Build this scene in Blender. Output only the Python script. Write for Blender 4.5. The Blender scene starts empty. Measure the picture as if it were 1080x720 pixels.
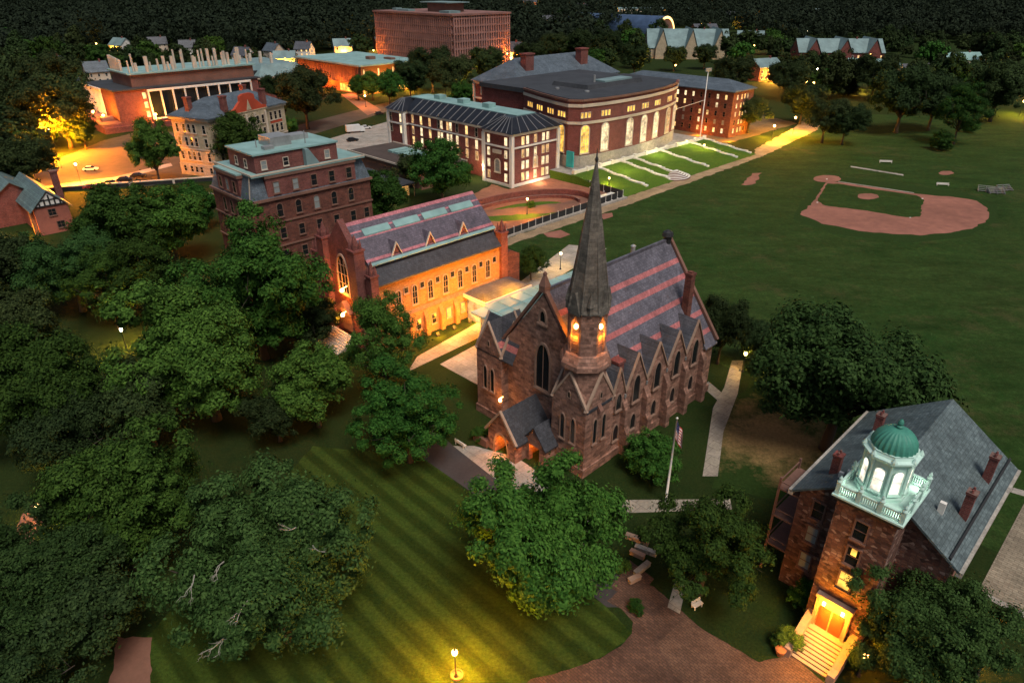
import bpy, math, random
import numpy as np
from mathutils import Vector
random.seed(7)
SC = bpy.context.scene
COL = SC.collection
R = math.radians

# ------------------------------------------------------------------ camera, sky, sun, exposure
FPX, PITCH, CAMH = 720.0, 28.0, 55.0
cd = bpy.data.cameras.new('camera'); cam = bpy.data.objects.new('camera', cd); COL.objects.link(cam)
cam.location = (0, 0, CAMH); cam.rotation_euler = (R(90 - PITCH), 0, 0)
cd.sensor_width = 36; cd.lens = 36 * FPX / 1080; cd.clip_end = 20000; cd.clip_start = 0.5
SC.camera = cam
SUN_EL, SUN_AZ = 60.0, 154.0        # azimuth measured clockwise from +Y (north)
W = bpy.data.worlds.new('World'); SC.world = W; W.use_nodes = True
nt = W.node_tree; bg = nt.nodes['Background']
sky = nt.nodes.new('ShaderNodeTexSky'); sky.sky_type = 'NISHITA'; sky.sun_disc = False
sky.sun_elevation = R(SUN_EL); sky.sun_rotation = R(SUN_AZ); sky.air_density = 1.3; sky.dust_density = 3.0
nt.links.new(sky.outputs[0], bg.inputs[0]); bg.inputs[1].default_value = 0.042
sd = bpy.data.lights.new('sun', 'SUN'); sd.energy = 1.9; sd.angle = R(22); sd.color = (1.0, 0.93, 0.84)
so = bpy.data.objects.new('sun', sd); COL.objects.link(so)
so.rotation_euler = (R(90 - SUN_EL), 0, R(180 - SUN_AZ))
SC.view_settings.view_transform = 'Standard'; SC.view_settings.look = 'None'
SC.view_settings.exposure = 0.6; SC.view_settings.gamma = 1; SC.view_settings.use_curve_mapping = False
SC.cycles.use_denoising = True
SC.cycles.max_bounces = 5; SC.cycles.diffuse_bounces = 2; SC.cycles.glossy_bounces = 2; SC.cycles.transparent_max_bounces = 4
LAMP = 19.0        # overall lamp power

# ------------------------------------------------------------------ campus grid (p to the right and nearer, q to the right and away)
ANG = R(-45.5); CA, SA = math.cos(ANG), math.sin(ANG)
def w(p, q, z=0.0): return (p * CA - q * SA, p * SA + q * CA, z)
def px(u, v, z=0.0):
    dx = (u - 540) / FPX; dy = (v - 360) / FPX; c, s = math.cos(R(PITCH)), math.sin(R(PITCH))
    rx, ry, rz = dx, c - dy * s, -s - dy * c; t = (z - CAMH) / rz
    return Vector((rx * t, ry * t, z))
def pxc(u, v, z=0.0):
    P = px(u, v, z); return (P.x * CA + P.y * SA, -P.x * SA + P.y * CA)
def depth(P): return P.y * math.cos(R(PITCH)) - (P.z - CAMH) * math.sin(R(PITCH))

# ------------------------------------------------------------------ materials
MATS = {}
def newmat(name):
    m = bpy.data.materials.new(name); m.use_nodes = True; MATS[name] = m
    return m, m.node_tree, m.node_tree.nodes['Principled BSDF']
def rgb(c): return (c[0], c[1], c[2], 1)
def node(nt, t, **k):
    n = nt.nodes.new(t)
    for a, b in k.items(): setattr(n, a, b)
    return n
def mixc(nt, fac, a, b, mode='MIX'):
    n = node(nt, 'ShaderNodeMix', data_type='RGBA', blend_type=mode)
    for s, v in ((0, fac), (6, a), (7, b)):
        if isinstance(v, (int, float)): n.inputs[s].default_value = v
        elif isinstance(v, tuple): n.inputs[s].default_value = rgb(v)
        else: nt.links.new(v, n.inputs[s])
    return n.outputs[2]
def noise(nt, scale, detail=4, rough=.6, vec=None):
    n = node(nt, 'ShaderNodeTexNoise'); n.inputs['Scale'].default_value = scale
    n.inputs['Detail'].default_value = detail; n.inputs['Roughness'].default_value = rough
    if vec is not None: nt.links.new(vec, n.inputs['Vector'])
    return n.outputs['Fac']
def ramp(nt, fac, stops):
    n = node(nt, 'ShaderNodeValToRGB'); e = n.color_ramp.elements
    while len(e) < len(stops): e.new(.5)
    for k, (p, c) in enumerate(stops): e[k].position = p; e[k].color = rgb(c) if not isinstance(c, (int, float)) else (c, c, c, 1)
    nt.links.new(fac, n.inputs[0]); return n.outputs[0]
def objco(nt): return node(nt, 'ShaderNodeTexCoord').outputs['Object']
def bumpit(nt, bs, h, strength=.5, dist=.1):
    b = node(nt, 'ShaderNodeBump'); b.inputs['Strength'].default_value = strength; b.inputs['Distance'].default_value = dist
    nt.links.new(h, b.inputs['Height']); nt.links.new(b.outputs[0], bs.inputs['Normal'])
def plain(name, c1, c2=None, scale=1.5, rough=.8, metal=0., bump=0., spec=.3, big=.15):
    m, nt, bs = newmat(name); c2 = c2 or tuple(x * .7 for x in c1); v = objco(nt)
    f = ramp(nt, noise(nt, scale, 6, .65, v), [(.3, 0.), (.7, 1.)])
    g = ramp(nt, noise(nt, big, 3, .6, v), [(.3, .72), (.7, 1.1)])
    col = mixc(nt, 1., mixc(nt, f, c1, c2), g, 'MULTIPLY')
    nt.links.new(col, bs.inputs['Base Color']); bs.inputs['Roughness'].default_value = rough
    bs.inputs['Metallic'].default_value = metal; bs.inputs['Specular IOR Level'].default_value = spec
    if bump: bumpit(nt, bs, noise(nt, scale * 3, 5, .7, v), bump, .08)
    return m
def masonry(name, c1, c2, mortar, bw=.7, bh=.3, rough=.85, bump=.6, msize=.02, stain=.45):
    m, nt, bs = newmat(name); v = objco(nt)
    sp = node(nt, 'ShaderNodeSeparateXYZ'); nt.links.new(v, sp.inputs[0])
    ad = node(nt, 'ShaderNodeMath', operation='ADD'); nt.links.new(sp.outputs[0], ad.inputs[0]); nt.links.new(sp.outputs[1], ad.inputs[1])
    cb = node(nt, 'ShaderNodeCombineXYZ'); nt.links.new(ad.outputs[0], cb.inputs[0]); nt.links.new(sp.outputs[2], cb.inputs[1])
    b = node(nt, 'ShaderNodeTexBrick'); nt.links.new(cb.outputs[0], b.inputs['Vector'])
    b.inputs['Scale'].default_value = 1; b.inputs['Brick Width'].default_value = bw; b.inputs['Row Height'].default_value = bh
    b.inputs['Mortar Size'].default_value = msize; b.inputs['Bias'].default_value = 0
    b.inputs['Color1'].default_value = rgb(c1); b.inputs['Color2'].default_value = rgb(c2); b.inputs['Mortar'].default_value = rgb(mortar)
    g = ramp(nt, noise(nt, .5, 6, .7, v), [(.32, 1 - stain), (.68, 1.12)])
    g2 = ramp(nt, noise(nt, 3.5, 4, .7, v), [(.3, .72), (.75, 1.25)])
    col = mixc(nt, 1., mixc(nt, 1., b.outputs['Color'], g, 'MULTIPLY'), g2, 'MULTIPLY')
    nt.links.new(col, bs.inputs['Base Color']); bs.inputs['Roughness'].default_value = rough; bs.inputs['Specular IOR Level'].default_value = .2
    mm = node(nt, 'ShaderNodeMath', operation='SUBTRACT'); nt.links.new(noise(nt, 6, 4, .7, v), mm.inputs[0]); nt.links.new(b.outputs['Fac'], mm.inputs[1])
    bumpit(nt, bs, mm.outputs[0], bump, .05)
    return m
def slate(name, c1, c2, bands=None, bandcol=(.32, .1, .1), rough=.55, row=.3, axis=2):
    """slate courses; bands = list of (z0, z1) in object height laid in red slates"""
    m, nt, bs = newmat(name); v = objco(nt)
    sp = node(nt, 'ShaderNodeSeparateXYZ'); nt.links.new(v, sp.inputs[0])
    ad = node(nt, 'ShaderNodeMath', operation='ADD'); nt.links.new(sp.outputs[0], ad.inputs[0]); nt.links.new(sp.outputs[1], ad.inputs[1])
    cb = node(nt, 'ShaderNodeCombineXYZ'); nt.links.new(sp.outputs[1], cb.inputs[0]); nt.links.new(sp.outputs[2], cb.inputs[1])
    b = node(nt, 'ShaderNodeTexBrick'); nt.links.new(cb.outputs[0], b.inputs['Vector'])
    b.inputs['Scale'].default_value = 1; b.inputs['Brick Width'].default_value = .45; b.inputs['Row Height'].default_value = row
    b.inputs['Mortar Size'].default_value = .012; b.inputs['Color1'].default_value = rgb(c1); b.inputs['Color2'].default_value = rgb(c2)
    b.inputs['Mortar'].default_value = rgb(tuple(x * .4 for x in c1))
    col = b.outputs['Color']
    for (z0, z1) in bands or ():
        a = node(nt, 'ShaderNodeMath', operation='GREATER_THAN'); nt.links.new(sp.outputs[2], a.inputs[0]); a.inputs[1].default_value = z0
        c = node(nt, 'ShaderNodeMath', operation='LESS_THAN'); nt.links.new(sp.outputs[2], c.inputs[0]); c.inputs[1].default_value = z1
        d = node(nt, 'ShaderNodeMath', operation='MULTIPLY'); nt.links.new(a.outputs[0], d.inputs[0]); nt.links.new(c.outputs[0], d.inputs[1])
        col = mixc(nt, d.outputs[0], col, bandcol)
    g = ramp(nt, noise(nt, .35, 6, .75, v), [(.3, .58), (.7, 1.3)]); g2 = ramp(nt, noise(nt, 4, 5, .75, v), [(.3, .6), (.7, 1.4)])
    mpz = node(nt, 'ShaderNodeMapping'); mpz.inputs['Scale'].default_value = (1.2, 1.2, .12); nt.links.new(v, mpz.inputs[0]); col = mixc(nt, 1., col, ramp(nt, noise(nt, 1.5, 5, .7, mpz.outputs[0]), [(.3, .72), (.7, 1.22)]), 'MULTIPLY')
    col = mixc(nt, 1., mixc(nt, 1., col, g, 'MULTIPLY'), g2, 'MULTIPLY')
    nt.links.new(col, bs.inputs['Base Color']); bs.inputs['Roughness'].default_value = rough; bs.inputs['Specular IOR Level'].default_value = .45
    bumpit(nt, bs, noise(nt, 5, 4, .7, v), .4, .05)
    return m
def emit(name, c, strength, base=None):
    m, nt, bs = newmat(name); bs.inputs['Base Color'].default_value = rgb(base or c)
    bs.inputs['Emission Color'].default_value = rgb(c); bs.inputs['Emission Strength'].default_value = strength; bs.inputs['Roughness'].default_value = .3
    return m
def litglass(name, c, strength):
    """a lit room behind glass: brighter and darker patches of lamps, blinds and walls"""
    m, nt, bs = newmat(name); v = node(nt, 'ShaderNodeNewGeometry').outputs['Position']
    f = ramp(nt, noise(nt, .55, 3, .6, v), [(.34, .3), (.62, 1.5)])
    mm = node(nt, 'ShaderNodeMath', operation='MULTIPLY'); nt.links.new(f, mm.inputs[0]); mm.inputs[1].default_value = strength
    bs.inputs['Base Color'].default_value = (.05, .04, .03, 1); bs.inputs['Emission Color'].default_value = rgb(c); nt.links.new(mm.outputs[0], bs.inputs['Emission Strength'])
    bs.inputs['Roughness'].default_value = .1
    return m
def grassmat(name, c1, c2, c3, stripes=0.):
    m, nt, bs = newmat(name); v = node(nt, 'ShaderNodeNewGeometry').outputs['Position']
    f1 = ramp(nt, noise(nt, .035, 5, .65, v), [(.32, 0.), (.68, 1.)]); f2 = ramp(nt, noise(nt, .5, 6, .75, v), [(.3, 0.), (.7, 1.)])
    f3 = ramp(nt, noise(nt, 3.2, 6, .8, v), [(.25, .45), (.75, 1.6)])
    col = mixc(nt, f1, c1, c2); f2m = node(nt, 'ShaderNodeMath', operation='MULTIPLY'); nt.links.new(f2, f2m.inputs[0]); f2m.inputs[1].default_value = .55
    col = mixc(nt, f2m.outputs[0], col, c3); col = mixc(nt, 1., col, f3, 'MULTIPLY')
    if name == 'field_grass':
        mp = node(nt, 'ShaderNodeMapping'); mp.inputs['Rotation'].default_value = (0, 0, R(58)); mp.inputs['Scale'].default_value = (.35, 1., 1); nt.links.new(v, mp.inputs[0])
        col = mixc(nt, 1., col, ramp(nt, noise(nt, .22, 7, .78, mp.outputs[0]), [(.32, .62), (.68, 1.4)]), 'MULTIPLY')
        col = mixc(nt, 1., col, ramp(nt, noise(nt, .9, 6, .8, v), [(.3, .66), (.7, 1.35)]), 'MULTIPLY')
        wear = ramp(nt, noise(nt, .05, 9, .85, v), [(.54, 0.), (.7, .65)]); col = mixc(nt, wear, col, (.085, .065, .03))
    if stripes:
        mp = node(nt, 'ShaderNodeMapping'); mp.inputs['Rotation'].default_value = (0, 0, -ANG); nt.links.new(v, mp.inputs[0])
        wv = node(nt, 'ShaderNodeTexWave', bands_direction='Y', wave_profile='SIN'); wv.inputs['Scale'].default_value = stripes; wv.inputs['Distortion'].default_value = 1.6
        wv.inputs['Detail'].default_value = 2; wv.inputs['Detail Scale'].default_value = .3
        nt.links.new(mp.outputs[0], wv.inputs[0]); s = ramp(nt, wv.outputs['Fac'], [(.25, .74), (.75, 1.25)]); col = mixc(nt, 1., col, s, 'MULTIPLY')
    nt.links.new(col, bs.inputs['Base Color']); bs.inputs['Roughness'].default_value = .95; bs.inputs['Specular IOR Level'].default_value = .05
    bumpit(nt, bs, noise(nt, 5, 6, .8, v), .8, .15)
    return m
def slabs(name, c1, c2, joint, bw, bh, rough=.9, wear=.4, jw=.03):
    m, nt, bs = newmat(name); v = node(nt, 'ShaderNodeNewGeometry').outputs['Position']
    mp = node(nt, 'ShaderNodeMapping'); mp.inputs['Rotation'].default_value = (0, 0, -ANG); nt.links.new(v, mp.inputs[0])
    b = node(nt, 'ShaderNodeTexBrick'); nt.links.new(mp.outputs[0], b.inputs['Vector']); b.inputs['Scale'].default_value = 1; b.inputs['Brick Width'].default_value = bw; b.inputs['Row Height'].default_value = bh
    b.inputs['Mortar Size'].default_value = jw; b.inputs['Color1'].default_value = rgb(c1); b.inputs['Color2'].default_value = rgb(c2); b.inputs['Mortar'].default_value = rgb(joint)
    g = ramp(nt, noise(nt, .22, 6, .7, v), [(.3, 1 - wear), (.7, 1.2)]); g2 = ramp(nt, noise(nt, 2.5, 6, .75, v), [(.3, .72), (.7, 1.22)])
    nt.links.new(mixc(nt, 1., mixc(nt, 1., b.outputs['Color'], g, 'MULTIPLY'), g2, 'MULTIPLY'), bs.inputs['Base Color']); bs.inputs['Roughness'].default_value = rough; bs.inputs['Specular IOR Level'].default_value = .2
    bumpit(nt, bs, noise(nt, 5, 5, .7, v), .3, .03); return m
def worn(name, base, over, centre, rad, sc=.25):
    """a worn patch with a ragged edge: base colour fading into the grass colour"""
    m, nt, bs = newmat(name); v = node(nt, 'ShaderNodeNewGeometry').outputs['Position']
    d = node(nt, 'ShaderNodeVectorMath', operation='DISTANCE'); nt.links.new(v, d.inputs[0]); d.inputs[1].default_value = centre
    a = node(nt, 'ShaderNodeMath', operation='DIVIDE'); nt.links.new(d.outputs['Value'], a.inputs[0]); a.inputs[1].default_value = rad
    n = node(nt, 'ShaderNodeMath', operation='MULTIPLY_ADD'); nt.links.new(noise(nt, sc, 6, .75, v), n.inputs[0]); n.inputs[1].default_value = 1.6; nt.links.new(a.outputs[0], n.inputs[2])
    f = ramp(nt, n.outputs[0], [(.55, 0.), (1., 1.)]); n.use_clamp = False
    sub = node(nt, 'ShaderNodeMath', operation='SUBTRACT'); nt.links.new(n.outputs[0], sub.inputs[0]); sub.inputs[1].default_value = .62
    f = ramp(nt, sub.outputs[0], [(.35, 0.), (.85, 1.)]); g2 = ramp(nt, noise(nt, 2.2, 6, .8, v), [(.25, .5), (.75, 1.5)])
    nt.links.new(mixc(nt, 1., mixc(nt, f, base, over), g2, 'MULTIPLY'), bs.inputs['Base Color']); bs.inputs['Roughness'].default_value = .95; bs.inputs['Specular IOR Level'].default_value = .05
    return m
def leafmat(name, c1, c2, c3):
    m, nt, bs = newmat(name); v = objco(nt)
    oi = node(nt, 'ShaderNodeObjectInfo'); geo = node(nt, 'ShaderNodeNewGeometry')
    f = ramp(nt, noise(nt, 2.2, 4, .7, v), [(.3, 0.), (.7, 1.)])
    col = mixc(nt, f, c1, c2); r = node(nt, 'ShaderNodeMath', operation='MULTIPLY'); nt.links.new(geo.outputs['Random Per Island'], r.inputs[0]); r.inputs[1].default_value = .75
    col = mixc(nt, r.outputs[0], col, c3)
    h = node(nt, 'ShaderNodeHueSaturation'); mr = node(nt, 'ShaderNodeMapRange'); nt.links.new(oi.outputs['Random'], mr.inputs[0])
    mr.inputs[3].default_value = .6; mr.inputs[4].default_value = 1.35; nt.links.new(mr.outputs[0], h.inputs['Value'])
    m2 = node(nt, 'ShaderNodeMapRange'); fr = node(nt, 'ShaderNodeMath', operation='FRACT'); mu = node(nt, 'ShaderNodeMath', operation='MULTIPLY'); nt.links.new(oi.outputs['Random'], mu.inputs[0]); mu.inputs[1].default_value = 7.31; nt.links.new(mu.outputs[0], fr.inputs[0]); nt.links.new(fr.outputs[0], m2.inputs[0]); m2.inputs[3].default_value = .48; m2.inputs[4].default_value = .525; nt.links.new(m2.outputs[0], h.inputs['Hue']); nt.links.new(col, h.inputs['Color'])
    nt.links.new(h.outputs[0], bs.inputs['Base Color']); bs.inputs['Roughness'].default_value = .75; bs.inputs['Specular IOR Level'].default_value = .08
    return m

BROWN = masonry('brownstone', (.42, .225, .165), (.19, .1, .074), (.26, .17, .13), .75, .36, bump=1., stain=.5)
BROWN2 = masonry('dark_brownstone', (.2, .07, .05), (.13, .05, .038), (.16, .09, .07), .9, .4)
TRIM = plain('sandstone_trim', (.42, .29, .21), (.3, .2, .15), 2, .8)
TRIMD = plain('brown_trim', (.22, .11, .08), (.15, .08, .06), 2, .8)
BRICK = masonry('red_brick', (.24, .055, .045), (.17, .04, .036), (.22, .13, .11), .45, .15, stain=.3)
BRICKM = masonry('mansard_brick', (.23, .065, .055), (.16, .045, .04), (.2, .12, .1), .5, .18, stain=.35)
def rubble(name, cols, mortar, sc=2.2):
    m, nt, bs = newmat(name); v = objco(nt); sp = node(nt, 'ShaderNodeSeparateXYZ'); nt.links.new(v, sp.inputs[0])
    ad = node(nt, 'ShaderNodeMath', operation='ADD'); nt.links.new(sp.outputs[0], ad.inputs[0]); nt.links.new(sp.outputs[1], ad.inputs[1])
    mz = node(nt, 'ShaderNodeMath', operation='MULTIPLY'); nt.links.new(sp.outputs[2], mz.inputs[0]); mz.inputs[1].default_value = 1.55
    cb = node(nt, 'ShaderNodeCombineXYZ'); nt.links.new(ad.outputs[0], cb.inputs[0]); nt.links.new(mz.outputs[0], cb.inputs[1])
    a = node(nt, 'ShaderNodeTexVoronoi', voronoi_dimensions='2D'); a.inputs['Scale'].default_value = sc; a.inputs['Randomness'].default_value = .85; nt.links.new(cb.outputs[0], a.inputs['Vector'])
    e = node(nt, 'ShaderNodeTexVoronoi', voronoi_dimensions='2D', feature='DISTANCE_TO_EDGE'); e.inputs['Scale'].default_value = sc; e.inputs['Randomness'].default_value = .85; nt.links.new(cb.outputs[0], e.inputs['Vector'])
    s2 = node(nt, 'ShaderNodeSeparateColor'); nt.links.new(a.outputs['Color'], s2.inputs[0])
    col = ramp(nt, s2.outputs[0], [(i / (len(cols) - 1), c) for i, c in enumerate(cols)])
    col = mixc(nt, ramp(nt, e.outputs['Distance'], [(.03, 0.), (.09, 1.)]), mortar, col); col = mixc(nt, 1., col, ramp(nt, noise(nt, .4, 6, .7, v), [(.3, .6), (.7, 1.2)]), 'MULTIPLY')
    nt.links.new(col, bs.inputs['Base Color']); bs.inputs['Roughness'].default_value = .9; bs.inputs['Specular IOR Level'].default_value = .15; bumpit(nt, bs, e.outputs['Distance'], .8, .06); return m
PORT_ = masonry('rough_brownstone', (.36, .17, .12), (.09, .04, .03), (.12, .075, .055), .48, .27, bump=1., stain=.4, msize=.03)
TANSTONE = masonry('tan_stone', (.52, .42, .28), (.42, .33, .22), (.4, .33, .25), .9, .4, stain=.25)
GREYSTONE = masonry('grey_stone', (.42, .38, .33), (.33, .3, .26), (.3, .28, .25), .9, .4, stain=.25)
PORT = rubble('fieldstone', [(.06, .032, .026), (.13, .06, .045), (.2, .1, .07), (.11, .05, .04), (.36, .24, .19)], (.1, .06, .048))
STEP = plain('step_stone', (.42, .34, .25), (.33, .27, .2), 1.5, .85)
WHITE = plain('white_paint', (.78, .74, .68), (.66, .62, .57), 1.2, .5)
CREAM = plain('cream_trim', (.6, .5, .4), (.48, .4, .32), 1.2, .6)
SLATE = slate('grey_slate', (.085, .09, .105), (.06, .062, .075))
SLATED = slate('dark_slate', (.05, .052, .062), (.035, .036, .043))
SLATEB = slate('blue_slate', (.1, .125, .15), (.065, .085, .105))
TEAL = plain('pale_teal_roofing', (.26, .42, .40), (.2, .33, .32), .5, .5)
TEALD = plain('grey_teal_roofing', (.2, .29, .29), (.15, .22, .23), .5, .5)
COPPER = plain('green_copper', (.06, .26, .19), (.04, .17, .13), 1.2, .55)
CUPOLA = plain('pale_green_paint', (.55, .74, .66), (.42, .62, .56), 1.5, .55)
DARK = plain('dark_metal', (.03, .03, .032), None, 1, .5)
STEEL = plain('grey_steel', (.4, .4, .4), None, 1, .4, .4)
FLATDARK = plain('dark_flat_roofing', (.05, .053, .06), (.035, .037, .042), .8, .7)
ASPH = plain('asphalt', (.055, .05, .052), (.04, .038, .04), 2.5, .9, bump=.3)
ROADM = plain('road_asphalt', (.085, .066, .048), (.058, .045, .034), .35, .95, big=.05)
CONC = slabs('concrete', (.36, .32, .28), (.31, .28, .24), (.2, .18, .15), 1.8, 1.8)
PATHM = slabs('path_concrete', (.33, .29, .23), (.28, .24, .2), (.16, .14, .11), 1.6, 1.6)
PAVER = slabs('tan_pavers', (.3, .25, .18), (.22, .18, .13), (.15, .12, .09), .9, .35)
BRKPAV = slabs('brick_paving', (.145, .078, .052), (.095, .052, .037), (.07, .045, .033), .5, .25, wear=.6)
DIRT = plain('infield_dirt', (.32, .13, .09), (.22, .09, .065), .45, .95, bump=.2, big=.06)
MULCH = plain('red_earth', (.33, .13, .075), (.22, .085, .05), .7, .95, bump=.3)
DRYEARTH = plain('bare_earth', (.17, .11, .055), (.1, .075, .035), .8, .95, bump=.3)
REDPATH = plain('red_path', (.23, .11, .075), (.16, .08, .055), 1.2, .95)
GRASS = grassmat('grass', (.015, .033, .007), (.010, .022, .006), (.032, .038, .011))
LAWN = grassmat('mown_lawn', (.026, .052, .008), (.016, .034, .007), (.052, .066, .011), .13)
FIELD = grassmat('field_grass', (.011, .038, .007), (.022, .043, .010), (.038, .056, .015))
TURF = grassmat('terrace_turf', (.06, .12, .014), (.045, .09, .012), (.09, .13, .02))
LEAF = leafmat('broad_leaves', (.008, .027, .004), (.018, .052, .007), (.062, .128, .02))
LEAF2 = leafmat('bright_leaves', (.009, .034, .005), (.023, .07, .009), (.075, .16, .024))
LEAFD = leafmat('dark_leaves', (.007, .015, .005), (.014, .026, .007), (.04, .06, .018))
LEAFF = leafmat('far_leaves', (.007, .012, .007), (.013, .020, .010), (.022, .031, .016))
LEAFG = leafmat('greyish_leaves', (.009, .026, .006), (.020, .048, .010), (.066, .118, .03))
BARK = plain('bark', (.085, .068, .052), (.052, .042, .034), 3, .95, bump=.5)
GLASS, _nt, _b = newmat('dark_glass'); _b.inputs['Base Color'].default_value = (.012, .014, .016, 1); _b.inputs['Roughness'].default_value = .12
BLIND = plain('glass_with_blinds', (.3, .33, .33), (.2, .22, .22), 1, .3)
LIT = litglass('lit_glass', (1., .6, .22), 1.0)
LITY = litglass('yellow_lit_glass', (1., .52, .08), 1.0)
LITW = litglass('pale_lit_glass', (1., .74, .42), .85)
LITC = litglass('cupola_lit_glass', (1., .9, .72), .95)
LITD = litglass('dim_lit_glass', (1., .55, .22), .5)
BULB = emit('lamp_bulb', (1., .62, .2), 12); BULBO = emit('orange_bulb', (1., .5, .12), 16); BULBW = emit('white_bulb', (1., .85, .6), 18)
REDP = plain('red_paint', (.45, .04, .03), (.38, .035, .03), 1, .4); WHITEP = plain('white_car_paint', (.7, .7, .68), (.66, .66, .64), 1, .3)
BLACKP = plain('black_car_paint', (.02, .02, .022), None, 1, .3); TYRE = plain('tyre_rubber', (.02, .02, .02), None, 1, .9)
ORANGEP = plain('orange_clay', (.5, .17, .06), (.4, .14, .05), 2, .8); CYAN = plain('teal_tarpaulin', (.02, .35, .38), (.02, .28, .3), 1, .6)
REDROOF = plain('red_stucco', (.5, .07, .03), (.4, .06, .028), 1.4, .85, bump=.2)
BLUEROOF = plain('blue_metal_roofing', (.06, .1, .18), (.045, .075, .14), .4, .45)

# ------------------------------------------------------------------ mesh helpers
class MB:
    def __init__(s): s.v = []; s.f = []; s.m = []
    def add(s, vs, fs, mi=0):
        o = len(s.v); s.v += [tuple(x) for x in vs]
        for f in fs: s.f.append([i + o for i in f]); s.m.append(mi)
        return s
    def box(s, x0, x1, y0, y1, z0, z1, mi=0):
        return s.add([(x0, y0, z0), (x1, y0, z0), (x1, y1, z0), (x0, y1, z0), (x0, y0, z1), (x1, y0, z1), (x1, y1, z1), (x0, y1, z1)],
                     [(0, 3, 2, 1), (4, 5, 6, 7), (0, 1, 5, 4), (1, 2, 6, 5), (2, 3, 7, 6), (3, 0, 4, 7)], mi)
    def prism(s, poly, z0, z1, mi=0):
        n = len(poly); a = sum(poly[i][0] * poly[(i + 1) % n][1] - poly[(i + 1) % n][0] * poly[i][1] for i in range(n))
        if a < 0: poly = poly[::-1]
        vs = [(x, y, z0) for x, y in poly] + [(x, y, z1) for x, y in poly]
        return s.add(vs, [tuple(range(n - 1, -1, -1)), tuple(range(n, 2 * n))] + [(i, (i + 1) % n, n + (i + 1) % n, n + i) for i in range(n)], mi)
    def frus(s, r0, z0, r1, z1, mi=0):
        """r = (x0,x1,y0,y1) rectangles at two heights"""
        f = lambda r, z: [(r[0], r[2], z), (r[1], r[2], z), (r[1], r[3], z), (r[0], r[3], z)]
        return s.add(f(r0, z0) + f(r1, z1), [(0, 3, 2, 1), (4, 5, 6, 7), (0, 1, 5, 4), (1, 2, 6, 5), (2, 3, 7, 6), (3, 0, 4, 7)], mi)
    def extr(s, pts, d, mi=0):
        """pts = planar 3D loop, d = offset vector"""
        n = len(pts); vs = [tuple(p) for p in pts] + [tuple(p[k] + d[k] for k in range(3)) for p in pts]
        return s.add(vs, [tuple(range(n)), tuple(range(2 * n - 1, n - 1, -1))] + [(i, n + i, n + (i + 1) % n, (i + 1) % n) for i in range(n)], mi)
    def tube(s, pts, rad, n=8, mi=0, cap=True):
        pts = [Vector(p) for p in pts]; rings = []
        for i, p in enumerate(pts):
            t = (pts[min(i + 1, len(pts) - 1)] - pts[max(i - 1, 0)]).normalized()
            a = t.cross(Vector((0, 0, 1)) if abs(t.z) < .95 else Vector((1, 0, 0))).normalized(); b = t.cross(a)
            r = rad[i] if isinstance(rad, (list, tuple)) else rad
            rings.append([p + (a * math.cos(k * 2 * math.pi / n) + b * math.sin(k * 2 * math.pi / n)) * r for k in range(n)])
        vs = [q for rg in rings for q in rg]; fs = []
        for i in range(len(rings) - 1):
            for k in range(n): fs.append((i * n + k, (i + 1) * n + k, (i + 1) * n + (k + 1) % n, i * n + (k + 1) % n))
        if cap: fs += [tuple(range(n)), tuple(range(len(vs) - 1, len(vs) - n - 1, -1))]
        return s.add(vs, fs, mi)
    def lathe(s, prof, n=16, c=(0, 0), rot=0., mi=0):
        vs = []; fs = []
        for r, z in prof:
            for k in range(n): a = rot + k * 2 * math.pi / n; vs.append((c[0] + r * math.cos(a), c[1] + r * math.sin(a), z))
        for i in range(len(prof) - 1):
            for k in range(n): fs.append((i * n + k, i * n + (k + 1) % n, (i + 1) * n + (k + 1) % n, (i + 1) * n + k))
        fs += [tuple(range(n - 1, -1, -1)), tuple(range(len(vs) - n, len(vs)))]
        return s.add(vs, fs, mi)
    def mesh(s, name, mats, off=(0, 0, 0), smooth=False):
        me = bpy.data.meshes.new(name)
        me.from_pydata([(x - off[0], y - off[1], z - off[2]) for x, y, z in s.v], [], s.f)
        for m in (mats if isinstance(mats, (list, tuple)) else [mats]): me.materials.append(m)
        me.polygons.foreach_set('material_index', s.m)
        if smooth: me.polygons.foreach_set('use_smooth', [True] * len(me.polygons))
        me.update(); return me
def link(name, data, parent=None, loc=(0, 0, 0), rz=0.):
    o = bpy.data.objects.new(name, data); COL.objects.link(o); o.location = loc; o.rotation_euler = (0, 0, rz)
    if parent is not None: o.parent = parent
    return o
def tag(o, label=None, cat=None, group=None, kind=None):
    if label: o['label'] = label
    if cat: o['category'] = cat
    if group: o['group'] = group
    if kind: o['kind'] = kind
    return o
def empty(name, loc, rz=0.):
    o = bpy.data.objects.new(name, None); COL.objects.link(o); o.location = loc; o.rotation_euler = (0, 0, rz); o.empty_display_size = .5
    return o
def children(o): return [c for c in bpy.data.objects if c.parent is o]
def copytree(o, kids, loc=None, rz=None, scale=None):
    """kids = {object: [children]} gathered once"""
    c = o.copy(); COL.objects.link(c)
    if loc is not None: c.location = loc
    if rz is not None: c.rotation_euler = (0, 0, rz)
    if scale is not None: c.scale = scale
    def rec(a, b):
        for k in kids.get(a, ()):
            d = k.copy(); COL.objects.link(d); d.parent = b; rec(k, d)
    rec(o, c); return c
def kidmap(o):
    m = {}
    def rec(a):
        m[a] = children(a)
        for k in m[a]: rec(k)
    rec(o); return m

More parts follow.
